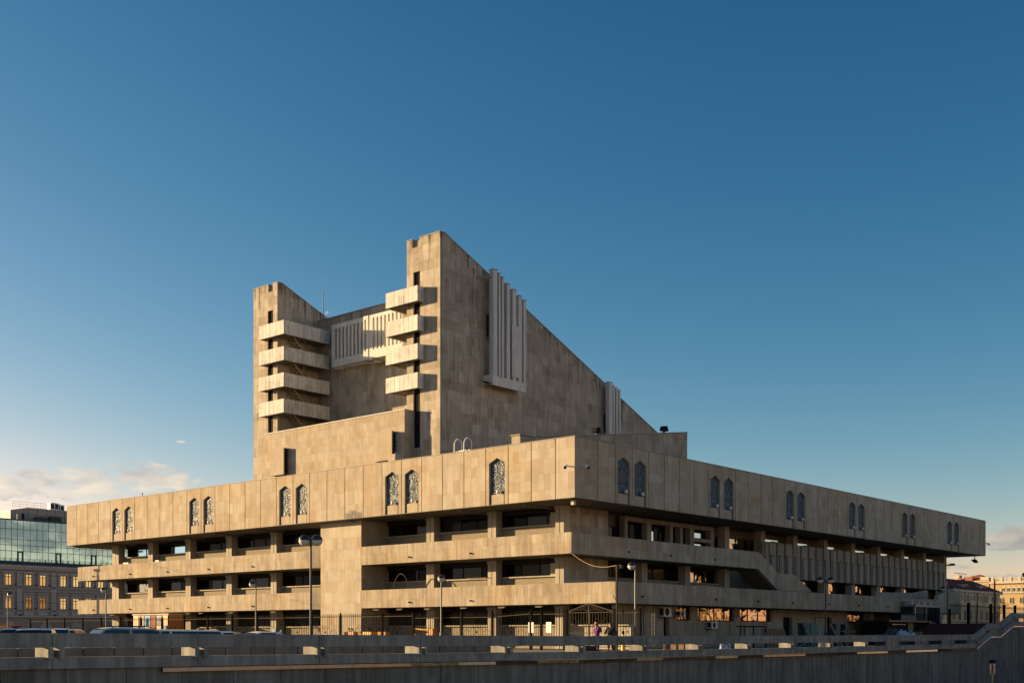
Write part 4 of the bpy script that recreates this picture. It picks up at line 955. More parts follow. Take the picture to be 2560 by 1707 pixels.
for x in wx + [73.0, 75.5, 78.0, 82.5, 112.5, 114.2]:
    for z0, z1 in ((8.84, 10.7), (5.05, 6.98)):
        mb = MB(); mb.box(x - .32, x, GBY - .06, GBY + .1, z0 - .05, z1 + .32); mb.box(x + 1.13, x + 1.45, GBY - .06, GBY + .1, z0 - .05, z1 + .32); mb.box(x, x + 1.13, GBY - .06, GBY + .1, z1, z1 + .32)
        if z0 < 8: mb.box(x - .4, x + 1.53, GBY - .2, GBY + .1, z1 + .5, z1 + .68); mb.box(x - .25, x + 1.38, GBY - .04, GBY + .1, 4.05, 4.6)
        mb.build('window_surround', 'grey_trim', GB)
        window(GB, 'Y', GBY + .0, x, x + 1.13, z0, z1, [.5], frame='frame_brown', gl='glass_warm', fw=.1, transom=.74)
        MB().box(x + 1.6, x + 1.85, GBY - .2, GBY + .1, z0 + .0, z0 + .18).build('facade_lamp', 'dark_metal', GB)
for x in (89.4, 95.6, 101.0): MB().prism([(x + 1.0 * math.cos(a) + .9, GBY - .04, 1.9 + 1.2 * math.sin(a)) for a in [i * math.pi / 8 for i in range(9)]] + [(x - .1, GBY - .04, 0), (x + 1.9, GBY - .04, 0)], (0, .12, 0)).build('arched_opening', 'grey_trim', GB)
MB().prism([(70.2, GBY - .7, 12.12), (124, GBY - .7, 12.12), (124, GBY + .9, 12.78), (70.2, GBY + .9, 12.78)], (0, 0, .05)).build('skirt_roof', 'roof_slate', GB)
GS = MB().box(70.6, 124, GBY + 1.4, GBY + 16, 12.7, 19.55).build('glass_storey', 'mullion', GB)
vx = [89.37 - 1.05 * k for k in range(17, 0, -1)] + [89.37, 90.27, 91.27, 92.25, 93.26, 94.43, 95.6, 96.59, 97.57, 98.82, 99.79, 100.89, 101.99, 103.09, 104.18, 105.27, 106.22, 107.38, 108.34] + [108.34 + 1.08 * k for k in range(1, 15)]
hz = [12.75, 14.47, 15.44, 16.39, 18.05, 19.5]
for i in range(len(vx) - 1):
    for j in range(5):
        if vx[i] < 84 and j < 9 and i % 2: pass
        jit = random.uniform(-.012, .012)
        MB().box(vx[i] + .04, vx[i + 1] - .04, GBY + 1.32 + jit, GBY + 1.36 + jit, hz[j] + .04, hz[j + 1] - .04).build('pane', 'glass_sky', GS)
for x in (92.26, 98.82, 105.24):
    mb = MB(); mb.box(x, x + .16, GBY + 1.15, GBY + 1.3, 12.75, 14.42); mb.box(x + .8, x + .96, GBY + 1.15, GBY + 1.3, 12.75, 14.42); mb.box(x, x + .96, GBY + 1.15, GBY + 1.3, 14.26, 14.42); mb.build('glazed_door_frame', 'mullion', GS)
def railing(par, x0, x1, y, z, h, n, step, m_='mullion'):
    mb = MB()
    for k in range(n): mb.box(x0, x1, y - .02, y + .02, z + h * (k + 1) / n - .03, z + h * (k + 1) / n + .01)
    x = x0
    while x <= x1 + .01: mb.box(x - .03, x + .03, y - .03, y + .03, z, z + h); x += step
    return mb.build('railing', m_, par)
railing(GB, 70.6, 124, GBY + .3, 12.7, .55, 2, 1.0); railing(GB, 70.6, 124, GBY + 1.5, 19.6, 1.0, 3, 1.55)
MB().box(70.5, 124, GBY + 1.2, GBY + 1.6, 19.5, 19.68).build('coping', 'mullion', GB)
PH = MB().prism([(92.4, GBY + 4, 19.6), (124, GBY + 4, 19.6), (124, GBY + 4, 21.95), (95.4, GBY + 4, 22.0), (92.4, GBY + 4, 21.4)], (0, 9, 0)).build('penthouse', 'cladding_grey', GB)
for x in (95.4, 97.0, 98.6, 100.2, 101.8, 103.4): MB().box(x, x + .05, GBY + 3.96, GBY + 4, 19.7, 21.9).build('cladding_joint', 'mullion', PH)
railing(PH, 92.8, 99.6, GBY + 4.2, 21.75, 1.15, 3, 1.2); MB().box(94.3, 94.75, GBY + 3.95, GBY + 4, 19.65, 21.0).build('door', 'black', PH)
for x, y, z, w, h in ((99.8, GBY + 5, 22.0, 1.6, 1.25), (101.5, GBY + 6, 22.0, 1.4, 1.15), (96.3, GBY + 2.6, 19.65, 1.9, .8), (98.6, GBY + 2.5, 19.65, .9, 1.0), (99.6, GBY + 2.5, 19.65, .9, 1.0)):
    t = thing('rooftop_unit', {99.8: 'white air handling unit on top of the penthouse', 101.5: 'white air handling unit behind the other on the penthouse', 96.3: 'long dark rooftop unit before the penthouse wall', 98.6: 'left of two box condensers before the penthouse', 99.6: 'right of two box condensers before the penthouse'}[x], 'air unit', (x, y, z), 'rooftop units on the glass storey')
    m_ = 'white_paint' if z > 21 else 'mullion'
    MB().box(x, x + w, y, y + 1.0, z + .1, z + h).build('casing', m_, t); MB().box(x + .12, x + w * .45, y - .02, y, z + .25, z + h - .15).build('intake', 'grille_dark', t); MB().box(x + w * .55, x + w - .12, y - .02, y, z + .25, z + h - .15).build('intake', 'grille_dark', t)
    MB().lathe((x + w / 2, y + .5, z + h), [(.35, 0), (.35, .1), (.05, .11)], 12).build('fan_cowl', 'mullion' if m_ == 'mullion' else 'white_paint', t)

# ================================================================== yellow buildings, far right
t = YBd = thing('yellow_house', 'long shaded yellow house with a dark red roof and white trim', 'building', (280, 100, 2))
MB().box(215, 302, 100.1, 114, 2, 11.2).build('wall', 'yellow_plaster', t)
MB().box(214.6, 302.4, 99.5, 100.1, 10.75, 11.35).build('cornice', 'cream_trim', t); MB().box(215, 302, 99.9, 100.1, 7.6, 7.85).build('cornice', 'cream_trim', t)
MB().prism([(214.5, 99.4, 11.3), (214.5, 107, 14.4), (214.5, 114.6, 11.3)], (88, 0, 0)).build('roof', 'roof_red', t)
for x in (267.5, 280.5, 292.5):
    d = MB().box(x, x + 2.6, 101.2, 104, 11.7, 12.75).build('dormer', 'cream_trim', t); MB().box(x + .4, x + 1.1, 101.15, 101.2, 11.9, 12.6).build('pane', 'black', d); MB().box(x + 1.5, x + 2.2, 101.15, 101.2, 11.9, 12.6).build('pane', 'black', d)
for x in (262, 268.5, 275.7, 281.4, 283.3, 286.2, 288.0, 293.2, 296, 299): window(t, 'Y', 100.0, x, x + .85, 8.9, 10.2, [], frame='cream_trim', gl='glass', fw=.1)
for x in (277.6, 290.0):
    MB().prism([(x + .9 + 1.1 * math.cos(a), 99.85, 10.2 + .6 * math.sin(a)) for a in [i * math.pi / 8 for i in range(9)]] + [(x - .2, 99.85, 8.3), (x + 2.0, 99.85, 8.3)], (0, .25, 0)).build('arched_surround', 'cream_trim', t)
    window(t, 'Y', 99.7, x + .2, x + 1.6, 8.5, 10.3, [.5], frame='cream_trim', gl='glass', fw=.1); MB().box(x + 2.2, x + 2.5, 99.7, 100.0, 8.4, 10.5).build('half_column', 'cream_trim', t); MB().box(x + 2.7, x + 3.0, 99.7, 100.0, 8.4, 10.5).build('half_column', 'cream_trim', t)
for x in (263, 266.6, 270.2, 273.8, 277.4, 281.0, 284.6, 288.2, 291.8, 295.4, 299): window(t, 'Y', 99.98, x, x + 1.3, 4.2, 6.6, [.5], frame='cream_trim', gl='glass', fw=.12)
for x in (285.0, 297.5): MB().tube([(x + 1.5, 99.6, 11.2), (x, 99.7, 10.3), (x, 99.8, 2)], .14, 6).build('downpipe', 'dark_metal', t)
for x, w, h in ((266, 1.6, 1.4), (270, 3.4, 1.2), (278.5, 1.2, 1.8)): MB().box(x, x + w, 106, 107.5, 13.6, 13.9 + h).build('chimney', 'terracotta', t)
t = thing('yellow_mansion', 'sunlit ochre mansion with arched windows and a balustraded roof', 'building', (330, 100, 2))
MB().box(330.1, 352, 90, 112, 2, 15).build('wall', 'cream_plaster', t)
for z0, z1, d in ((14.7, 15.2, .7), (12.0, 12.35, .4), (6.8, 7.1, .3)): MB().box(330.1 - d, 330.1, 89.8, 112.2, z0, z1).build('cornice', 'cream_trim', t)
y = 111.8
while y > 90:
    MB().box(330, 330.5, y - .7, y, 15.2, 16.5).build('pedestal', 'cream_trim', t)
    if y - 2.4 > 90: MB().box(330.1, 330.3, y - 2.4, y - .7, 15.2, 15.4).build('balustrade', 'cream_trim', t); MB().box(330.1, 330.3, y - 2.4, y - .7, 16.1, 16.3).build('balustrade', 'cream_trim', t)
    k = y - 2.3
    while k < y - .8: MB().box(330.13, 330.27, k, k + .14, 15.4, 16.1).build('baluster', 'cream_trim', t); k += .34
    y -= 2.4
for k in range(10):
    y = 108.4 - k * 1.35
    if y < 91: break
    MB().prism([(330.05, y + .55 * math.cos(a), 13.5 + .5 * math.sin(a)) for a in [i * math.pi / 6 for i in range(7)]], (.12, 0, 0)).build('arch_tympanum', 'cream_trim', t)
    window(t, 'X', 329.95, y - .42, y + .42, 12.5, 13.5, [.5], frame='cream_trim', gl='glass', fw=.08); MB().box(329.9, 330.1, y + .55, y + .8, 12.4, 13.5).build('half_column', 'cream_trim', t)
for k in range(6): window(t, 'X', 329.95, 109.0 - k * 2.6 - .5, 109.0 - k * 2.6 + .5, 9.2, 10.9, [.5], frame='cream_trim', gl='glass', fw=.12)
MB().prism([(340, 104, 15.2), (350, 104, 15.2), (350, 110, 15.2), (340, 110, 15.2)], (0, 0, .2)).build('roof_base', 'roof_rust', t); MB().prism([(336, 99, 15.3), (336, 103, 17.6), (336, 107, 15.3)], (9, 0, 0)).build('roof', 'roof_rust', t)
t = thing('hip_roof_house', 'sunlit ochre block with a rust hip roof behind the long yellow house', 'building', (425, 147, 2))
MB().box(421, 432, 143.4, 156, 2, 19.3).build('wall', 'cream_plaster', t); MB().box(420.6, 432.3, 143, 156.3, 19.2, 19.7).build('cornice', 'cream_trim', t)
me_ = MB()
for f_ in ([(420.4, 142.8, 19.7), (432.5, 142.8, 19.7), (428, 148.5, 22.1), (426, 148.5, 22.1)], [(420.4, 156.4, 19.7), (420.4, 142.8, 19.7), (426, 148.5, 22.1)], [(432.5, 142.8, 19.7), (432.5, 156.4, 19.7), (428, 148.5, 22.1)], [(432.5, 156.4, 19.7), (420.4, 156.4, 19.7), (426, 148.5, 22.1), (428, 148.5, 22.1)]): me_.face(f_)
me_.build('roof', 'roof_rust', t)
for y in (144.6, 147.0, 149.6, 152.0): window(t, 'X', 420.85, y, y + 1.0, 16.2, 18.2, [.5], frame='cream_trim', gl='glass', fw=.15)
MB().box(420.6, 421.0, 143.2, 146.2, 19.7, 21.0).build('roof_parapet', 'cream_trim', t); MB().box(420.6, 422, 148.9, 151.4, 19.7, 21.1).build('chimney', 'terracotta', t); MB().box(420.6, 421.4, 153, 154, 19.7, 20.9).build('chimney', 'terracotta', t)
t = thing('pale_block', 'pale sunlit block with a roof aerial behind the red roofs', 'building', (445, 165, 2))
MB().box(440, 450, 158.2, 176, 2, 21.4).build('wall', 'cream_trim', t); MB().box(440.1, 443, 160.6, 162.5, 21.4, 22.8).build('stair_head', 'cream_trim', t); MB().box(440.1, 444, 159.0, 160.58, 21.4, 21.8).build('plant_room', 'cream_plaster', t)
mb = MB(); mb.tube([(441, 158.1, 23.1), (441, 162.9, 23.8)], .1, 4)
for y in (158.8, 160.0, 161.2): mb.tube([(441, y, 21.4), (441, y, 23.1 + (y - 158.1) * .145)], .06, 4)
mb.build('aerial', 'dark_metal', t)
# ---- fence and bare trees on the terrace
t = thing('iron_fence', 'tall dark railing on the terrace before the yellow houses', 'fence', (121, 42, 2))
for x in (112.45, 117.59, 123.93, 127.97, 131.5): MB().box(x - .12, x + .12, 41.88, 42.12, 2, 4.1 if x > 113 else 3.4).build('post', 'iron', t)
for z in (2.15, 3.72): MB().box(112.5, 135, 41.98, 42.02, z, z + .05).build('rail', 'iron', t)
x = 112.7
while x < 135: MB().box(x - .012, x + .012, 41.988, 42.012, 2.05, 3.95).build('picket', 'iron', t); x += .26
tag(MB().lathe((153.7, 51.6, 0), [(.16, 2), (.1, 7.8)], 8).build('tram_pole', 'lamp_post_dark'), 'tall plain dark pole on the terrace left of the sunlit mansion', 'pole')
tag(box('lit_sign', 'yellow_paint', None, 119.3, 120.1, 60, 60.05, 2.55, 2.75), 'small yellow-green sign behind the terrace railing', 'sign')
def bare_tree(loc, h, label, n=240):
    tr = thing('bare_tree', label, 'tree', loc, 'small trees before the yellow houses'); b = Vector(loc)
    mb = MB(); tips = []
    mb.tube([b, b + Vector((.05, 0, h * .35))], .14, 6, r1=.09)
    for k in range(9):
        a = random.uniform(0, 6.28); p0 = b + Vector((0, 0, h * random.uniform(.22, .4))); p1 = p0 + Vector((math.cos(a) * h * .2, math.sin(a) * h * .2, h * random.uniform(.25, .45))); mb.tube([p0, p1], .05, 5, r1=.02); tips.append(p1)
        for q in range(3):
            p2 = p1 + Vector((random.gauss(0, h * .1), random.gauss(0, h * .1), h * random.uniform(.05, .2))); mb.tube([p1, p2], .02, 4, r1=.008); tips.append(p2)
    mb.build('trunk', 'bark', tr); cr_ = MB()
    for k in range(n):
        c = random.choice(tips) + Vector((random.gauss(0, .35), random.gauss(0, .35), random.gauss(0, .3))); d = Vector((random.gauss(0, 1), random.gauss(0, 1), random.gauss(0, 1))).normalized() * .14; e = d.orthogonal().normalized() * .07
        cr_.face([c - d, c + e, c + d, c - e])
    cr_.build('crown', 'foliage_bare', tr)
bare_tree((225, 75, 2), 5.2, 'dark leafless tree before the right end of the sunlit mansion', 320)
bare_tree((215, 82, 2), 4.2, 'smaller dark tree just left of the sunlit mansion')
bare_tree((205, 84, 2), 3.6, 'low dark tree before the shaded yellow house')
# ================================================================== blocks across the road, behind the camera (seen in the window reflections)
def apartment(x0, x1, y0, h, m_, label):
    t = thing('apartment_block', label, 'building', ((x0 + x1) / 2, y0, -.5), 'blocks across the road')
    MB().box(x0, x1, y0 - 14, y0, -.5, h).build('wall', m_, t)
    f = MB(); g_ = MB(); z = 1.2
    while z < h - 2:
        x = x0 + 1.5
        while x < x1 - 2: MB().box(x, x + 1.7, y0 + .005, y0 + .06, z, z + 1.7).build('window', 'glass', t) if z < 8 or True else 0; x += 3.6
        MB().box(x0, x1, y0 + .002, y0 + .25, z - .9, z - .6).build('string_course', 'cream_trim', t); z += 3.4
apartment(58, 96, -34, 17, 'apartment', 'ochre apartment block across the road opposite the theatre')
apartment(104, 150, -30, 13, 'apartment_pale', 'pale apartment block across the road, farther right')
apartment(160, 215, -36, 19, 'apartment', 'tall ochre apartment block across the road at the far right')

# ================================================================== cars parked behind the parapet
def make_car(name, label, paint, L_=4.3, W_=1.75, H_=1.45, style='sedan', roof=None):
    t = thing(name, label, 'car'); hw = W_ / 2
    zb = .25; belt = .92 * H_ / 1.45; h = L_ / 2
    # side outline, front to back, lower body
    low = [(-h, .45), (-h + .05, .62), (-h + .25, .72), (-.26 * L_, belt - .04), (-.1 * L_, belt), (.33 * L_, belt + .02), (h - .12, belt - .04 if style == 'sedan' else belt), (h, .62), (h - .03, .36), (h - .25, zb), (-h + .25, zb)]
    mb = MB(); n = len(low)
    for s in (-1, 1):
        for inset, off in ((0., .0),):
            pass
    rings = []
    for fr in (-1, -.93, .93, 1):
        y = hw * fr; k = 1.0 if abs(fr) < 1 else .93
        rings.append([(x * (1 if abs(fr) < 1 else .985), y, zb + (z - zb) * k + (0 if abs(fr) < 1 else .03)) for x, z in low])
    i0 = len(mb.v)
    for r_ in rings: mb.v += r_
    for a in range(3):
        for k in range(n):
            j = (k + 1) % n; mb.f.append((i0 + a * n + k, i0 + a * n + j, i0 + (a + 1) * n + j, i0 + (a + 1) * n + k)); mb.t.append(0)
    mb.f.append(tuple(range(i0 + n - 1, i0 - 1, -1))); mb.f.append(tuple(range(i0 + 3 * n, i0 + 4 * n))); mb.t += [0, 0]
    B = mb.build('body', paint, t, smooth=False)
    if style == 'sedan': cab = [(-.17 * L_, belt), (-.05 * L_, H_ - .06), (.02 * L_, H_), (.17 * L_, H_ - .01), (.24 * L_, H_ - .08), (.37 * L_, belt)]
    elif style == 'suv': cab = [(-.20 * L_, belt), (-.09 * L_, H_ - .06), (-.02 * L_, H_), (.33 * L_, H_ - .03), (.40 * L_, H_ - .1), (.46 * L_, belt)]
    else: cab = [(-.36 * L_, belt), (-.24 * L_, H_ - .08), (-.17 * L_, H_), (.44 * L_, H_ - .02), (.475 * L_, H_ - .1), (.49 * L_, belt)]
    def cabin(inset, z0, z1):
        mb = MB(); pts = []
        for x, z in cab:
            q = (z - belt) / (H_ - belt); pts.append((x, hw * (.93 - .2 * q) - inset, z))
        return pts
    P = cabin(0, 0, 0); mb = MB()
    for k in range(len(P) - 1):
        a, b = P[k], P[k + 1]; mb.face([(a[0], -a[1], a[2]), (b[0], -b[1], b[2]), (b[0], b[1], b[2]), (a[0], a[1], a[2])])
    for s in (-1, 1): mb.face([(p[0], s * p[1], p[2]) for p in P])
    mb.build('windows', 'glass_car', t)
    mb = MB(); top = [(x, hw * (.93 - .2 * (z - belt) / (H_ - belt)), z) for x, z in cab][1:-1]; n2 = len(top)
    for k in range(n2 - 1):                                    # roof skin with a crowned middle
        for f0, f1 in ((-1.0, -.75), (-.75, 0), (0, .75), (.75, 1.0)):
            cz = lambda f: .012 if abs(f) == 1 else (.03 if f else .04)
            a, b = top[k], top[k + 1]; mb.face([(a[0], a[1] * f0, a[2] + cz(f0)), (b[0], b[1] * f0, b[2] + cz(f0)), (b[0], b[1] * f1, b[2] + cz(f1)), (a[0], a[1] * f1, a[2] + cz(f1))])
    for s in (-1, 1):
        for k in range(n2 - 1):
            a, b = top[k], top[k + 1]; mb.face([(a[0], s * a[1], a[2] + .012), (b[0], s * b[1], b[2] + .012), (b[0], s * (b[1] + .02), b[2] - .07), (a[0], s * (a[1] + .02), a[2] - .07)])
        for (xa, za), (xb, zb_) in ((cab[0], cab[1]), (cab[-1], cab[-2])):
            ya, yb = hw * .94, hw * (.93 - .2 * (zb_ - belt) / (H_ - belt)) + .01; d = .09 if xb > xa else -.09
            mb.face([(xa, s * ya, za), (xb, s * yb, zb_), (xb + d, s * yb, zb_), (xa + d, s * ya, za)])
        xm = cab[2][0] + .3 * L_ * .5; mb.face([(xm, s * hw * .935, belt), (xm, s * (hw * .735 + .01), H_ - .04), (xm + .1, s * (hw * .735 + .01), H_ - .04), (xm + .1, s * hw * .935, belt)])
    mb.build('roof', roof or paint, t, smooth=False)
    for x in (-.31 * L_, .31 * L_):
        for s in (-1, 1):
            y = s * (hw - .1); wv = MB(); wv.tube([(x, y - .1, .32), (x, y + .1, .32)], .32, 18); w = wv.build('wheel', 'tyre', t)
            rv = MB(); rv.tube([(x, y + s * .1, .32), (x, y + s * .115, .32)], .2, 12); rv.build('rim', 'steel', w)
    for s in (-1, 1):
        MB().box(-h - .005, -h + .12, s * hw * .62 - .18, s * hw * .62 + .18, .6, .72).build('headlight', 'head_clear', t); MB().box(h - .1, h + .005, s * hw * .7 - .14, s * hw * .7 + .14, .66, .84).build('tail_light', 'tail_red', t)
        MB().box(-.17 * L_, -.12 * L_, s * hw * 1.0 - .02, s * hw * 1.0 + s * .16 + .02, belt, belt + .13).build('mirror', paint, t)
    if style == 'suv':
        for s in (-1, 1): MB().tube([(-.02 * L_, s * hw * .68, H_ + .03), (.02 * L_, s * hw * .68, H_ + .075), (.3 * L_, s * hw * .68, H_ + .065), (.33 * L_, s * hw * .68, H_)], .018, 5).build('roof_rail', 'dark_metal', t)
    MB().prism([(.26 * L_, -.012, H_ - .02), (.30 * L_, -.012, H_ - .02), (.30 * L_, -.012, H_ + .11)], (0, .024, 0)).build('aerial_fin', paint, t)
    return t
CG = 'cars parked behind the parapet'
for nm, px, py, rz, pt, L_, H_, st, lab, rf in (
    ('pink', 21.2, 46.2, 60, 'paint_cream', 4.2, 1.46, 'sedan', 'cream car at the left edge behind the parapet', None),
    ('blue', 23.3, 45.6, 58, 'paint_blue', 4.1, 1.52, 'suv', 'bright blue car with a pale sunlit roof near the left edge', 'paint_cream'),
    ('navy', 29.8, 60.4, 50, 'paint_navy', 4.4, 1.58, 'sedan', 'dark blue car behind the bright blue one', None),
    ('white2', 30.4, 57.0, 40, 'paint_white', 4.3, 1.58, 'suv', 'white car half hidden behind the bright blue car', None),
    ('suv', 25.0, 42.9, -12, 'paint_silver', 4.6, 1.57, 'suv', 'grey estate car with a dark windscreen behind the parapet', None),
    ('blue2', 33.2, 53.6, 10, 'paint_navy', 4.2, 1.5, 'sedan', 'navy car whose bonnet shows past the grey estate car', None),
    ('van', 28.2, 43.8, -14, 'paint_white', 4.7, 1.49, 'van', 'long white estate car with a flat sunlit roof', None),
    ('w1', 33.9, 49.4, 35, 'paint_white', 4.0, 1.43, 'sedan', 'white car just right of the long white estate', None),
    ('w2', 35.7, 50.4, 35, 'paint_cream', 4.0, 1.43, 'sedan', 'pale car left of the twin-globe lamp, second from the lamp', None),
    ('w3', 31.9, 42.6, -14, 'paint_white', 4.2, 1.41, 'sedan', 'white car with a fin aerial nearest the twin-globe lamp', None),
    ('red', 57.0, 118.5, 20, 'paint_red', 4.6, 1.9, 'van', 'red van parked before the grey classical building', None)):
    c = make_car('parked_car', lab, pt, L_, 1.75, H_, st, rf); c['group'] = CG; place(c, (px, py, -.31 if px < 47 else 0), R(rz))

# ================================================================== people by the gate
def skinned(name, joints, edges, m, parent, sub=2, root=0):
    me = bpy.data.meshes.new(name); me.from_pydata([j[0] for j in joints], edges, []); me.materials.append(MATS[m])
    o = bpy.data.objects.new(name, me); COL.objects.link(o); o.parent = parent; BASE[o.name] = Vector((0, 0, 0))
    bm = bmesh.new(); bm.from_mesh(me); lay = bm.verts.layers.skin.verify(); bm.verts.ensure_lookup_table()
    for v, j in zip(bm.verts, joints): v[lay].radius = (j[1], j[2] if len(j) > 2 else j[1]); v[lay].use_root = False
    bm.verts[root][lay].use_root = True; bm.to_mesh(me); bm.free()
    s = o.modifiers.new('skin', 'SKIN'); s.use_smooth_shade = True; q = o.modifiers.new('sub', 'SUBSURF'); q.levels = sub; q.render_levels = sub
    return o
def person(label, loc, rz, top, legs, hair, long_hair, arms, belt=None):
    """faces local -Y; arms = (left elbow, left wrist, right elbow, right wrist)"""
    t = thing('person', label, 'person'); h = 1.68
    el_, wl, er, wr = [Vector(a) for a in arms]; sl_, sr = Vector((.19, 0, 1.38)), Vector((-.19, 0, 1.38))
    J = [((0, 0, .93), .14, .11), ((0, .0, 1.12), .13, .1), ((0, .0, 1.33), .15, .11), ((0, 0, 1.44), .06), ((0, -.01, 1.53), .065), ((0, -.015, 1.60), .085, .095), ((0, .005, 1.66), .06),
         (tuple(sl_), .06), (tuple(el_), .045), (tuple(wl), .03), (tuple(sr), .06), (tuple(er), .045), (tuple(wr), .03),
         ((.1, 0, .86), .09), ((.105, -.02, .5), .06), ((.11, .0, .09), .042), ((.115, -.13, .035), .035), ((-.1, 0, .86), .09), ((-.105, -.03, .5), .06), ((-.12, .02, .09), .042), ((-.125, -.11, .035), .035), ((0, -.115, 1.555), .018)]
    E_ = [(0, 1), (1, 2), (2, 3), (3, 4), (4, 5), (5, 6), (2, 7), (7, 8), (8, 9), (2, 10), (10, 11), (11, 12), (0, 13), (13, 14), (14, 15), (15, 16), (0, 17), (17, 18), (18, 19), (19, 20), (5, 21)]
    for w, e, i in ((wl, el_, 9), (wr, er, 12)):
        d = (w - e).normalized(); sd = d.orthogonal().normalized(); palm = w + d * .07; J.append((tuple(palm), .028, .018)); pi = len(J) - 1; E_.append((i, pi))
        for k, ln in enumerate((.065, .078, .072, .055)):
            q = palm + sd * (.026 - .0175 * k) + d * .02; tip = q + d * ln * .7 + Vector((0, -.02, -.02)); J += [(tuple(q + d * .02), .009), (tuple(tip), .008)]; E_ += [(pi, len(J) - 2), (len(J) - 2, len(J) - 1)]
        th = w + d * .03 + sd * .045; J.append((tuple(th), .010)); E_.append((pi, len(J) - 1))
    skinned('body', J, E_, 'skin', t)
    up = lambda p, k: (p, k)
    C_ = [((0, 0, .84), .20, .16), ((0, 0, 1.12), .19, .15), ((0, 0, 1.34), .20, .14), ((0, 0, 1.43), .08), (tuple(sl_), .09), (tuple(el_), .07), (tuple(el_.lerp(wl, .92)), .043), (tuple(sr), .09), (tuple(er), .07), (tuple(er.lerp(wr, .92)), .043)]
    skinned('jacket', C_, [(0, 1), (1, 2), (2, 3), (2, 4), (4, 5), (5, 6), (2, 7), (7, 8), (8, 9)], top, t)
    L3 = [((0, 0, .92), .15, .12), ((.1, 0, .84), .105), ((.105, -.02, .5), .078), ((.112, .0, .1), .06), ((-.1, 0, .84), .105), ((-.105, -.03, .5), .078), ((-.12, .02, .1), .06)]
    skinned('trousers', L3, [(0, 1), (1, 2), (2, 3), (0, 4), (4, 5), (5, 6)], legs, t)
    for x, y in ((.113, 0), (-.122, .02)): MB().prism([(x - .05, y + .07, 0), (x + .05, y + .07, 0), (x + .045, y - .18, 0), (x - .045, y - .18, 0)], (0, 0, .085)).build('shoe', 'leather', t, local=True)
    Hh = [((0, .03, 1.60), .115, .11), ((0, .02, 1.67), .095, .10), ((0, .06, 1.54), .10, .07)]; He = [(0, 1), (0, 2)]
    if long_hair: Hh += [((0, .09, 1.44), .095, .05), ((0, .1, 1.3), .07, .035)]; He += [(2, 3), (3, 4)]
    skinned('hair', Hh, He, hair, t)
    for s in (-1, 1): MB().lathe((s * .034, -.098, 1.59), [(.002, -.012), (.012, 0), (.002, .012)], 8).build('eye', 'eye', t, local=True); MB().lathe((s * .092, .0, 1.585), [(.004, -.035), (.018, 0), (.004, .035)], 8).build('ear', 'skin', t, local=True)
    if belt: MB().lathe((0, 0, .86), [(.165, 0), (.175, .02), (.165, .07)], 14).build('shirt_hem', belt, t, local=True)
    return place(t, loc, rz)
PW = person('woman in a purple top with long reddish hair, left of the pair at the gate', (55.62, 41.5, 0), R(78), 'cloth_purple', 'cloth_dark', 'hair_red', True, ((.29, -.02, 1.1), (.22, -.22, 1.02), (-.26, -.12, 1.12), (-.1, -.2, 1.40)))
PM = person('person in a black jacket facing the sun, right of the pair at the gate', (56.25, 40.98, 0), R(-75), 'cloth_black', 'cloth_dark', 'hair_dark', False, ((.31, .02, 1.12), (.36, -.1, .90), (-.3, -.04, 1.12), (-.24, -.24, 1.0)), belt='cloth_white')
t = thing('duffel_bag', 'dark bag on the ground at the feet of the woman in purple', 'bag', (55.3, 41.75, 0)); MB().tube([(55.05, 41.95, .17), (55.55, 41.5, .17)], .17, 10).build('bag_body', 'leather', t); MB().tube([(55.12, 41.9, .3), (55.2, 41.8, .45), (55.4, 41.65, .45), (55.48, 41.58, .3)], .015, 5).build('handle', 'leather', t)
t = thing('street_bollard', 'small post with an orange base beside the black-jacketed person', 'post', (57.0, 40.6, 0)); MB().lathe((57, 40.6, 0), [(.12, 0), (.12, .6), (.06, .7), (.06, 1.0)], 10).build('base', 'yellow_paint', t); MB().lathe((57, 40.6, 1.0), [(.07, 0), (.09, .1), (.05, .22)], 10).build('cap', 'black', t)

# ================================================================== small things on and round the theatre
t = thing('roof_ladder', 'white hooped ladder handrails at the edge of the theatre roof', 'ladder', (62.0, 58.5, 14.0))
for y in (59.16, 58.2):
    for xx in (62.0,): MB().tube([(62.0, y, 13.98), (62.0, y, 14.85), (62.05, y - .1, 15.08), (62.1, y - .25, 15.15), (62.2, y - .42, 15.05), (62.25, y - .5, 14.8), (62.25, y - .5, 14.0)], .045, 8).build('handrail', 'white_paint', t)
MB().box(62.1, 62.16, 57.75, 59.1, 14.22, 14.3).build('rung', 'white_paint', t)
t = thing('roof_mast', 'thin lightning mast between the stage towers', 'mast', (80.3, 95.6, 33.7)); MB().lathe((80.3, 95.62, 0), [(.06, 31.0), (.035, 36.9)], 8).build('mast', 'lamp_post', t)
t = thing('roof_hatch_rail', 'small hooped rail beside the lightning mast', 'rail', (80.5, 95.6, 33.7)); MB().tube([(80.6, 95.5, 33.7), (80.6, 95.5, 34.75), (80.6, 95.2, 34.75), (80.6, 95.2, 33.7)], .03, 6).build('hoop', 'white_paint', t); MB().tube([(80.05, 95.74, 31.5), (80.05, 95.74, 34.6), (80.05, 95.6, 34.6)], .05, 6).build('downpipe', 'lamp_post', t)
def floodlight(loc, label):
    x, y, z = loc; t = thing('roof_floodlight', label, 'floodlight', loc, 'floodlights on the sloping roof wall'); MB().box(x - .08, x + .08, y - .08, y + .08, z, z + .15).build('bracket', 'dark_metal', t); MB().prism([(x - .35, y - .25, z + .15), (x + .35, y - .25, z + .15), (x + .28, y - .2, z + .6), (x - .15, y - .2, z + .55)], (0, .45, 0)).build('lamp_head', 'black', t)
floodlight((74.12, 55.4, 16.62), 'floodlight halfway along the sloping roof wall'); floodlight((83.67, 55.4, 18.0), 'floodlight near the high end of the sloping roof wall')
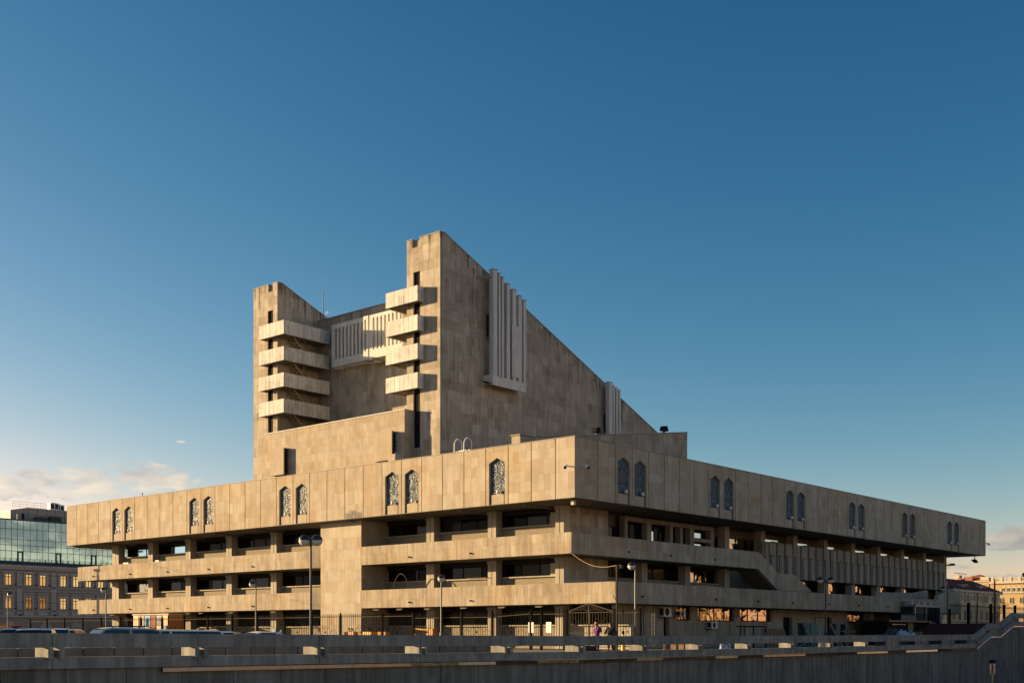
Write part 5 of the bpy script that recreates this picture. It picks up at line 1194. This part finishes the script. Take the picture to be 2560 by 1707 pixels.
def cctv(loc, d, label, drop=False):
    x, y, z = loc; d = Vector(d); p = Vector(loc); t = thing('security_camera', label, 'camera', loc, 'security cameras on the upper storey'); q = p + d * .25
    MB().tube([p, q], .04, 6).build('bracket', 'white_paint', t); MB().tube([q, q + d * .2 - Vector((0, 0, .12))], .11, 10).build('housing', 'white_paint', t); MB().tube([q + d * .2 - Vector((0, 0, .12)), q + d * .26 - Vector((0, 0, .2))], .09, 10).build('lens', 'black', t)
cctv((60.99, 47.9, 12.05), (-1, -.3, 0), 'white security camera on the sunlit face by the corner'); cctv((61.75, 47.32, 12.1), (.2, -1, 0), 'white security camera on the shaded face by the corner'); cctv((137.7, 47.3, 11.4), (.6, -.8, 0), 'dome camera at the far right end of the upper storey')
t = thing('speaker_box', 'pale box hung under the corner of the upper storey', 'speaker', (61.6, 47.9, 9.7)); MB().box(61.5, 61.75, 47.8, 48.05, 9.55, 9.85).build('casing', 'cream_trim', t); MB().box(61.55, 61.65, 47.85, 47.95, 9.85, 9.95).build('bracket', 'dark_metal', t)
t = thing('hanging_floodlight', 'small floodlight hanging under the far right end of the upper storey', 'floodlight', (135.2, 47.6, 9.95)); MB().tube([(135.2, 47.6, 9.95), (135.2, 47.6, 9.5), (135.0, 47.5, 9.35)], .05, 6).build('arm', 'black', t); MB().prism([(134.3, 47.3, 9.3), (135.4, 47.3, 9.05), (135.4, 47.3, 9.2), (134.8, 47.3, 9.45)], (0, .4, 0)).build('lamp_head', 'black', t)
t = thing('perched_crow', 'dark bird perched on the lit roof edge', 'bird', (61.1, 98.99, 14.01)); skinned('body', [((0, 0, .12), .06), ((0, -.1, .17), .07), ((0, -.2, .26), .045), ((0, -.24, .30), .04), ((0, -.3, .29), .012), ((0, .12, .1), .04), ((0, .3, .06), .02)], [(0, 1), (1, 2), (2, 3), (3, 4), (0, 5), (5, 6)], 'bird', t, sub=1)
for s in (-.03, .03): MB().tube([(s, -.02, 0), (s, -.04, .1)], .008, 4).build('leg', 'bird', t, local=True)
place(t, (61.15, 98.99, 14.01), R(150))
t = thing('sign_lamp', 'small round lamp on the end of the ribbed screen', 'lamp', (133, 50, 8.8)); MB().tube([(132.9, 50.2, 8.75), (133.6, 49.9, 8.8)], .04, 6).build('arm', 'black', t); MB().lathe((133.9, 49.8, 8.78), [(.5, 0), (.4, .12), (.06, .2)], 14).build('shade', 'black', t)
def ac(loc, w, h, label):
    x, y, z = loc; t = thing('air_conditioner', label, 'air conditioner', loc, 'air conditioners on the ground floor wall')
    MB().box(x, x + w, y - .55, y - .1, z, z + h).build('casing', 'white_paint', t); MB().tube([(x + w * .4, y - .56, z + h / 2), (x + w * .4, y - .555, z + h / 2)], h * .4, 18).build('fan_grille', 'grille_dark', t)
    MB().box(x + .02, x + w - .05, y - .6, y - .02, z - .05, z).build('bracket', 'dark_metal', t); MB().box(x - .012, x - .002, y - .5, y - .15, z + .08, z + h - .08).build('coil', 'grille_dark', t)
GYf = 46.8
ac((69.9, GYf, 2.24), .95, .68, 'largest air conditioner, left of the others on the shaded wall'); ac((72.0, GYf, 2.27), .7, .42, 'small air conditioner before the first golden window'); ac((76.3, GYf, 1.42), .85, .52, 'air conditioner low under the wide golden window')
t = thing('trestle_table', 'thin-legged trestle table on the first balcony', 'table', (62.9, 57.5, 4.3)); MB().box(62.6, 63.2, 56.6, 58.5, 5.03, 5.07).build('table_top', 'wood', t)
for y in (56.7, 57.2, 57.9, 58.4): MB().tube([(62.7, y, 5.03), (62.75, y + .05, 3.35)], .02, 5).build('leg', 'dark_metal', t)
tag(MB().tube([(62.9, 65.7 + 1.0 * math.cos(a), 3.4 + 2.25 * math.sin(a)) for a in [i * math.pi / 14 for i in range(15)]], .035, 6).build('metal_arch', 'iron_rail'), 'thin metal hoop standing on the first balcony', 'hoop')
for y, w, lb in ((102.9, .9, 'flat white box lying on the second balcony parapet, farther left'), (97.6, .6, 'flat white box lying on the second balcony parapet, nearer the middle')): tag(MB().box(62.0, 62.4, y, y + w, 7.815, 7.95).build('white_box', 'paper'), lb, 'box')
t = thing('glazed_kiosk', 'low kiosk of orange and blue glazed panels behind the fence', 'kiosk', (60, 95.8, 0))
MB().box(60.1, 61.5, 92.9, 98.7, 0, 2.75).build('shell', 'orange_paint', t); MB().box(59.95, 61.6, 92.8, 98.8, 2.75, 2.87).build('roof', 'cream_trim', t)
for i in range(6):
    y = 92.95 + i * .96
    for j, (z0, z1) in enumerate(((.1, .95), (.98, 1.75), (1.78, 2.7))): MB().box(60.0, 60.06, y + .05, y + .9, z0, z1).build('panel', ('glass_warm', 'orange_paint', 'cream_trim', 'glass_sky', 'terracotta')[(i * 2 + j * 3 + (i * j)) % 5], t)
t = thing('yellow_cart', 'yellow tubular cart behind the fence before the lit wall', 'cart', (59.5, 59.6, 0))
MB().box(59.3, 59.8, 58.9, 60.5, .55, .62).build('deck', 'yellow_paint', t); MB().tube([(59.5, 60.6, .6), (59.5, 60.75, 1.4), (59.5, 60.2, 1.35), (59.5, 59.2, 1.3), (59.5, 58.8, 1.42)], .06, 6).build('frame', 'yellow_paint', t); MB().box(59.35, 59.75, 58.75, 59.2, .6, 1.35).build('tool_box', 'orange_paint', t)
for y in (59.1, 60.3): MB().tube([(59.25, y, .25), (59.35, y, .25)], .25, 14).build('wheel', 'tyre', t)
for k, (y, m_, lb) in enumerate(((68.2, 'orange_paint', 'orange planter box behind the fence nearest the big pier'), (66.2, 'yellow_paint', 'yellow planter box behind the fence, second from the pier'), (64.6, 'orange_paint', 'orange planter box behind the fence, third from the pier'))):
    t = thing('planter_box', lb, 'planter', (60, y, 0), 'planters behind the fence'); MB().box(59.8, 60.3, y - .5, y + .5, 0, 1.18).build('trough', m_, t); q = MB()
    for i in range(60):
        c = Vector((random.uniform(59.85, 60.25), random.uniform(y - .45, y + .45), random.uniform(1.15, 1.5))); d = Vector((random.gauss(0, .06), random.gauss(0, .06), random.gauss(.04, .05))); e = d.orthogonal().normalized() * .03; q.face([c - d, c + e, c + d, c - e])
    q.build('plants', 'foliage', t)
tag(box('painted_sticker', 'sticker', None, 57.55 + 6.42, 63.98, 83.0 - .45, 83.2, .9, 1.55), 'pale blue-green poster stuck to a ground floor column', 'poster')

# ---- yard along the shaded front
def frame_rect(mb, x0, x1, y, z0, z1, r=.03):
    for a, b in (((x0, y, z0), (x0, y, z1)), ((x1, y, z0), (x1, y, z1)), ((x0, y, z1), (x1, y, z1))): mb.tube([a, b], r, 6)
t = thing('steel_trestle', 'black steel trestle frame with four legs in the yard', 'frame', (74.9, 42, 0)); q = MB(); frame_rect(q, 73.1, 76.7, 42, 0, 1.56, .045); frame_rect(q, 74.2, 75.5, 42.3, 0, 1.54, .04); q.build('frame', 'black', t); MB().box(73.1, 76.7, 41.95, 42.4, 1.52, 1.6).build('top_bar', 'black', t)
t = thing('scaffold_frame', 'tall thin steel frame behind the slatted panel', 'frame', (76.7, 42.6, 0)); q = MB(); frame_rect(q, 76.3, 78.4, 42.8, 0, 2.36, .022); frame_rect(q, 73.4, 74.9, 43.0, 0, 2.3, .025); q.build('frame', 'black', t)
t = thing('slatted_panel', 'brown slatted timber panel leaning in the yard', 'panel', (78, 42, 0))
MB().prism([(76.4, 41.7, .1), (79.7, 41.7, .1), (79.7, 42.1, 1.4), (76.4, 42.1, 1.4)], (0, .04, 0)).build('board', 'wood', t)
for k in range(7): MB().prism([(76.5 + k * .5, 41.64, .1), (76.62 + k * .5, 41.64, .1), (76.62 + k * .5 - .1, 42.04, 1.38), (76.5 + k * .5 - .1, 42.04, 1.38)], (0, .05, 0)).build('slat', 'cardboard', t)
def cabinet(loc, w, h, m_, label, doors=2):
    x, y, z = loc; t = thing('metal_cabinet', label, 'cabinet', loc, 'metal cabinets dumped in the yard'); MB().box(x, x + w, y, y + .55, z, z + h).build('carcass', m_, t)
    for k in range(doors): d = MB().box(x + w * k / doors + .03, x + w * (k + 1) / doors - .03, y - .03, y - .002, z + .06, z + h - .06).build('door', m_, t); MB().box(x + w * (k + 1) / doors - .12, x + w * (k + 1) / doors - .09, y - .06, y - .03, z + h * .45, z + h * .55).build('handle', 'steel', d)
cabinet((82.75, 42, 0), .95, 1.86, 'teal_dark', 'dark teal cabinet left of the green lockers', 1); cabinet((83.75, 42, 0), 1.35, 1.86, 'green_paint', 'pair of green lockers in the yard', 2); cabinet((88.1, 42, 0), .8, 1.84, 'teal_dark', 'dark cabinet left of the open green shelf', 1)
t = thing('open_shelf', 'dark green open shelf unit beside the dark cabinet', 'shelf', (89.4, 42, 0)); 
for z in (0, .6, 1.2, 1.8): MB().box(88.95, 89.9, 42, 42.5, z, z + .04).build('shelf', 'green_paint', t)
for x in (88.92, 89.88): MB().box(x, x + .04, 42, 42.5, 0, 1.84).build('side_panel', 'teal_dark', t)
for k, (x0, x1, m_, lb) in enumerate(((81.75, 82.9, 'black', 'dark board leaning left of the teal cabinet'), (82.1, 83.4, 'green_paint', 'green plank leaning across the teal cabinet'), (86.6, 88.0, 'wood', 'brown plank leaning in the third doorway'), (86.2, 87.6, 'cardboard', 'pale plank leaning in the third doorway'))):
    tag(MB().prism([(x0, 41.9 - k * .1, 1.8), (x0 + .16, 41.9 - k * .1, 1.82), (x1, 41.4 - k * .1, .02), (x1 - .16, 41.4 - k * .1, 0)], (0, .05, 0)).build('leaning_board', m_), lb, 'board')
t = thing('door_frame', 'loose thin metal door frame standing in the yard', 'frame', (87, 42.4, 0)); q = MB(); frame_rect(q, 85.75, 88.3, 42.6, 0, 2.33, .03); q.build('frame', 'black', t)
for k, x in enumerate((89.6, 90.5, 91.4)):
    t = thing('stacked_chair', ('metal chair nearest the open shelf', 'metal chair in the middle of the three', 'metal chair farthest from the open shelf')[k], 'chair', (x, 41.6, 0), 'chairs dumped in the yard'); MB().box(x, x + .45, 41.6, 42.05, .86, .9).build('seat', 'wood', t); MB().box(x, x + .45, 42.02, 42.06, 1.1, 1.32).build('backrest', 'wood', t)
    for dx in (.02, .43):
        for dy in (.02, .43): MB().tube([(x + dx, 41.6 + dy, 0), (x + dx, 41.6 + dy, 1.32 if dy > .2 else .86)], .014, 5).build('leg', 'dark_metal', t)
t = thing('old_sofa', 'dark old sofa standing on end by the white bags', 'sofa', (98, 42, 0)); MB().box(97.3, 99.6, 42, 42.8, 0, 1.0).build('seat', 'sofa', t); MB().prism([(98.4, 41.9, .9), (100.0, 41.9, 1.2), (100.1, 41.9, 1.5), (99.7, 41.9, 1.5)], (0, .7, 0)).build('backrest', 'sofa', t)
def bag(loc, r, m_, label):
    x, y, z = loc; t = thing('rubbish_bag', label, 'bag', loc, 'rubbish bags in the yard'); me = MB(); n = 10
    for i in range(5): pass
    prof = [(.25, 0), (.95, .12), (1.0, .4), (.8, .75), (.35, .95), (.12, 1.05), (.2, 1.2)]
    rings = []
    for r_, z_ in prof:
        i0 = len(me.v); rings.append(i0)
        for k in range(n): j = random.uniform(.82, 1.15); me.v.append((x + r * r_ * j * math.cos(k * 6.283 / n), y + r * r_ * j * math.sin(k * 6.283 / n), z + r * z_ * random.uniform(.95, 1.05)))
    for a in range(len(rings) - 1):
        for k in range(n): me.f.append((rings[a] + k, rings[a] + (k + 1) % n, rings[a + 1] + (k + 1) % n, rings[a + 1] + k)); me.t.append(0)
    me.f.append(tuple(range(rings[-1], rings[-1] + n))); me.t.append(0); me.build('sack', m_, t)
bag((100.6, 41.8, .75), .55, 'bag_white', 'white rubbish bag on top of the pile, left'); bag((101.7, 41.9, .72), .5, 'bag_white', 'white rubbish bag on top of the pile, middle'); bag((102.7, 41.8, .7), .5, 'bag_white', 'white rubbish bag above the timber crate'); bag((101.9, 41.4, .55), .35, 'bag_yellow', 'small yellow bag among the white ones')
t = thing('timber_crate', 'brown timber crate under the white bags', 'crate', (103.3, 41.8, 0)); MB().box(101.95, 104.9, 41.6, 42.6, 0, 1.2).build('crate_body', 'cardboard', t)
for k in range(5): MB().box(102.0 + k * .7, 102.1 + k * .7, 41.55, 41.6, 0, 1.22).build('batten', 'wood', t)
tag(box('rubbish_heap', 'sofa', None, 99.9, 101.8, 41.7, 42.7, 0, .78), 'dark box carrying the white rubbish bags', 'box')
t = thing('shed', 'low dark shed with a flat roof below the chiller', 'shed', (107, 43, 0)); MB().box(101.0, 110.2, 43.3, 45.5, 0, 2.1).build('wall', 'black', t); MB().box(100.6, 110.5, 42.9, 46.0, 2.1, 2.25).build('roof', 'dark_metal', t); MB().box(105.7, 106.9, 43.24, 43.3, 0, 2.05).build('door', 'cardboard', t); MB().box(102.0, 105.0, 43.2, 43.26, 1.86, 1.9).build('strip', 'steel', t)
t = thing('chiller', 'large pale-framed rooftop chiller with round fans above the shed', 'chiller', (108.5, 43.5, 2.25))
CHx0, CHx1, CHy0, CHy1 = 107.2, 113.6, 43.2, 45.6
MB().box(CHx0 + .15, CHx1 - .15, CHy0 + .15, CHy1, 1.6, 3.55).build('coil', 'grille_dark', t)
for x in (CHx0, 109.9, CHx1 - .18): MB().box(x, x + .18, CHy0, CHy0 + .18, .3 if x > 111 else 2.25, 3.65).build('post', 'chiller', t)
MB().box(CHx0, CHx1, CHy0 - .02, CHy1, 3.55, 3.72).build('top_frame', 'chiller', t)
for k in range(4): MB().lathe((CHx0 + .9 + k * 1.5, 44.4, 3.72), [(.62, 0), (.62, .38), (.5, .38)], 20).build('fan_cowl', 'chiller', t)
for k in range(3): MB().prism([(110.3 + k * 1.05, CHy0 - .03, 1.7), (110.7 + k * 1.05, CHy0 - .03, 1.7), (110.95 + k * 1.05, CHy0 - .03, 3.5), (110.05 + k * 1.05, CHy0 - .03, 3.5)], (0, .04, 0)).build('v_panel', 'black', t)
MB().box(110.6, 111.1, CHy0 - .05, CHy0, 1.3, 2.2).build('control_panel', 'chiller', t); MB().box(111.3, 112.1, CHy0 - .05, CHy0, 1.5, 2.1).build('name_plate', 'blue_paint', t); MB().box(110.5, 113.4, CHy0 - .03, CHy0 + .1, 1.15, 1.3).build('base_frame', 'chiller', t)
t = thing('shed_railing', 'black railing on the shed roof before the chiller', 'railing', (107, 42.9, 2.25)); q = MB(); q.tube([(104, 42.95, 2.85), (110.3, 42.95, 2.85)], .025, 5)
for k in range(22): q.tube([(104 + k * .3, 42.95, 2.25), (104 + k * .3, 42.95, 2.85)], .014, 4)
q.build('railing', 'black', t)
t = thing('gas_bottles', 'row of pale cylinders behind the shed railing', 'cylinder', (105, 43.2, 2.25))
for k in range(7): MB().lathe((104.4 + k * .42, 43.25, 2.25), [(.17, 0), (.17, .42), (.06, .5), (.05, .58)], 10).build('cylinder', 'chiller', t)
# things half seen through the parapet gaps
t = thing('pale_car_door', 'pale blue scooter fairing seen through a parapet gap', 'panel', (67.7, 40, 0)); MB().prism([(67.1, 40, 0), (68.4, 40, 0), (68.2, 40, .75), (67.2, 40, .6)], (0, .12, 0)).build('shell', 'bag_white', t); MB().tube([(67.75 + .32 * math.cos(a), 39.97, .12 + .26 * math.sin(a)) for a in [i * math.pi / 8 for i in range(9)]], .03, 5).build('arch', 'steel', t)
t = thing('bench', 'dark blue bench seen through the parapet gap by the shaded wall', 'bench', (63.4, 41, 0)); MB().box(62.4, 64.5, 41, 41.5, .42, .5).build('seat', 'blue_paint', t)
for x in (62.5, 63.4, 64.3): MB().box(x, x + .06, 41.05, 41.45, 0, .42).build('leg', 'wood', t)
for k, (a, b, lb) in enumerate((((77.9, 40, .02), (79.4, 40, .5), 'teal plank lying across the yard, left one'), ((79.2, 40.2, .5), (80.0, 40.2, .02), 'teal plank lying across the yard, middle one'), ((80.0, 40.1, .05), (81.4, 40.1, .45), 'teal plank lying across the yard, right one'))):
    tag(MB().tube([a, b], .09, 4).build('teal_plank', 'green_paint'), lb, 'plank', 'teal planks in the yard')
# chrome-headed post down in the underpass
t = thing('traffic_post', 'slim post with a black head and two chrome tubes in the underpass', 'post', (71.6, 24.2, -5.5))
MB().lathe((71.62, 24.2, 0), [(.05, -5.5), (.05, -1.3)], 8).build('post', 'steel', t)
ux, uy = math.sin(THETA), -math.cos(THETA)
for s in (-.11, .11): MB().lathe((71.62 + ux * s, 24.2 + uy * s, 0), [(.075, -1.36), (.075, -.76)], 14).build('chrome_tube', 'steel', t)
MB().prism([(71.62 - ux * .16 - .1, 24.2 - uy * .16, -.7), (71.62 + ux * .16 - .1, 24.2 + uy * .16, -.7), (71.62 + ux * .16 + .1, 24.2 + uy * .16, -.7), (71.62 - ux * .16 + .1, 24.2 - uy * .16, -.7)], (0, 0, .18)).build('head', 'black', t); MB().tube([(71.62 + ux * .2, 24.2 + uy * .2, -.6), (71.62 + ux * .3, 24.2 + uy * .3, -.62)], .05, 8).build('lamp', 'steel', t)
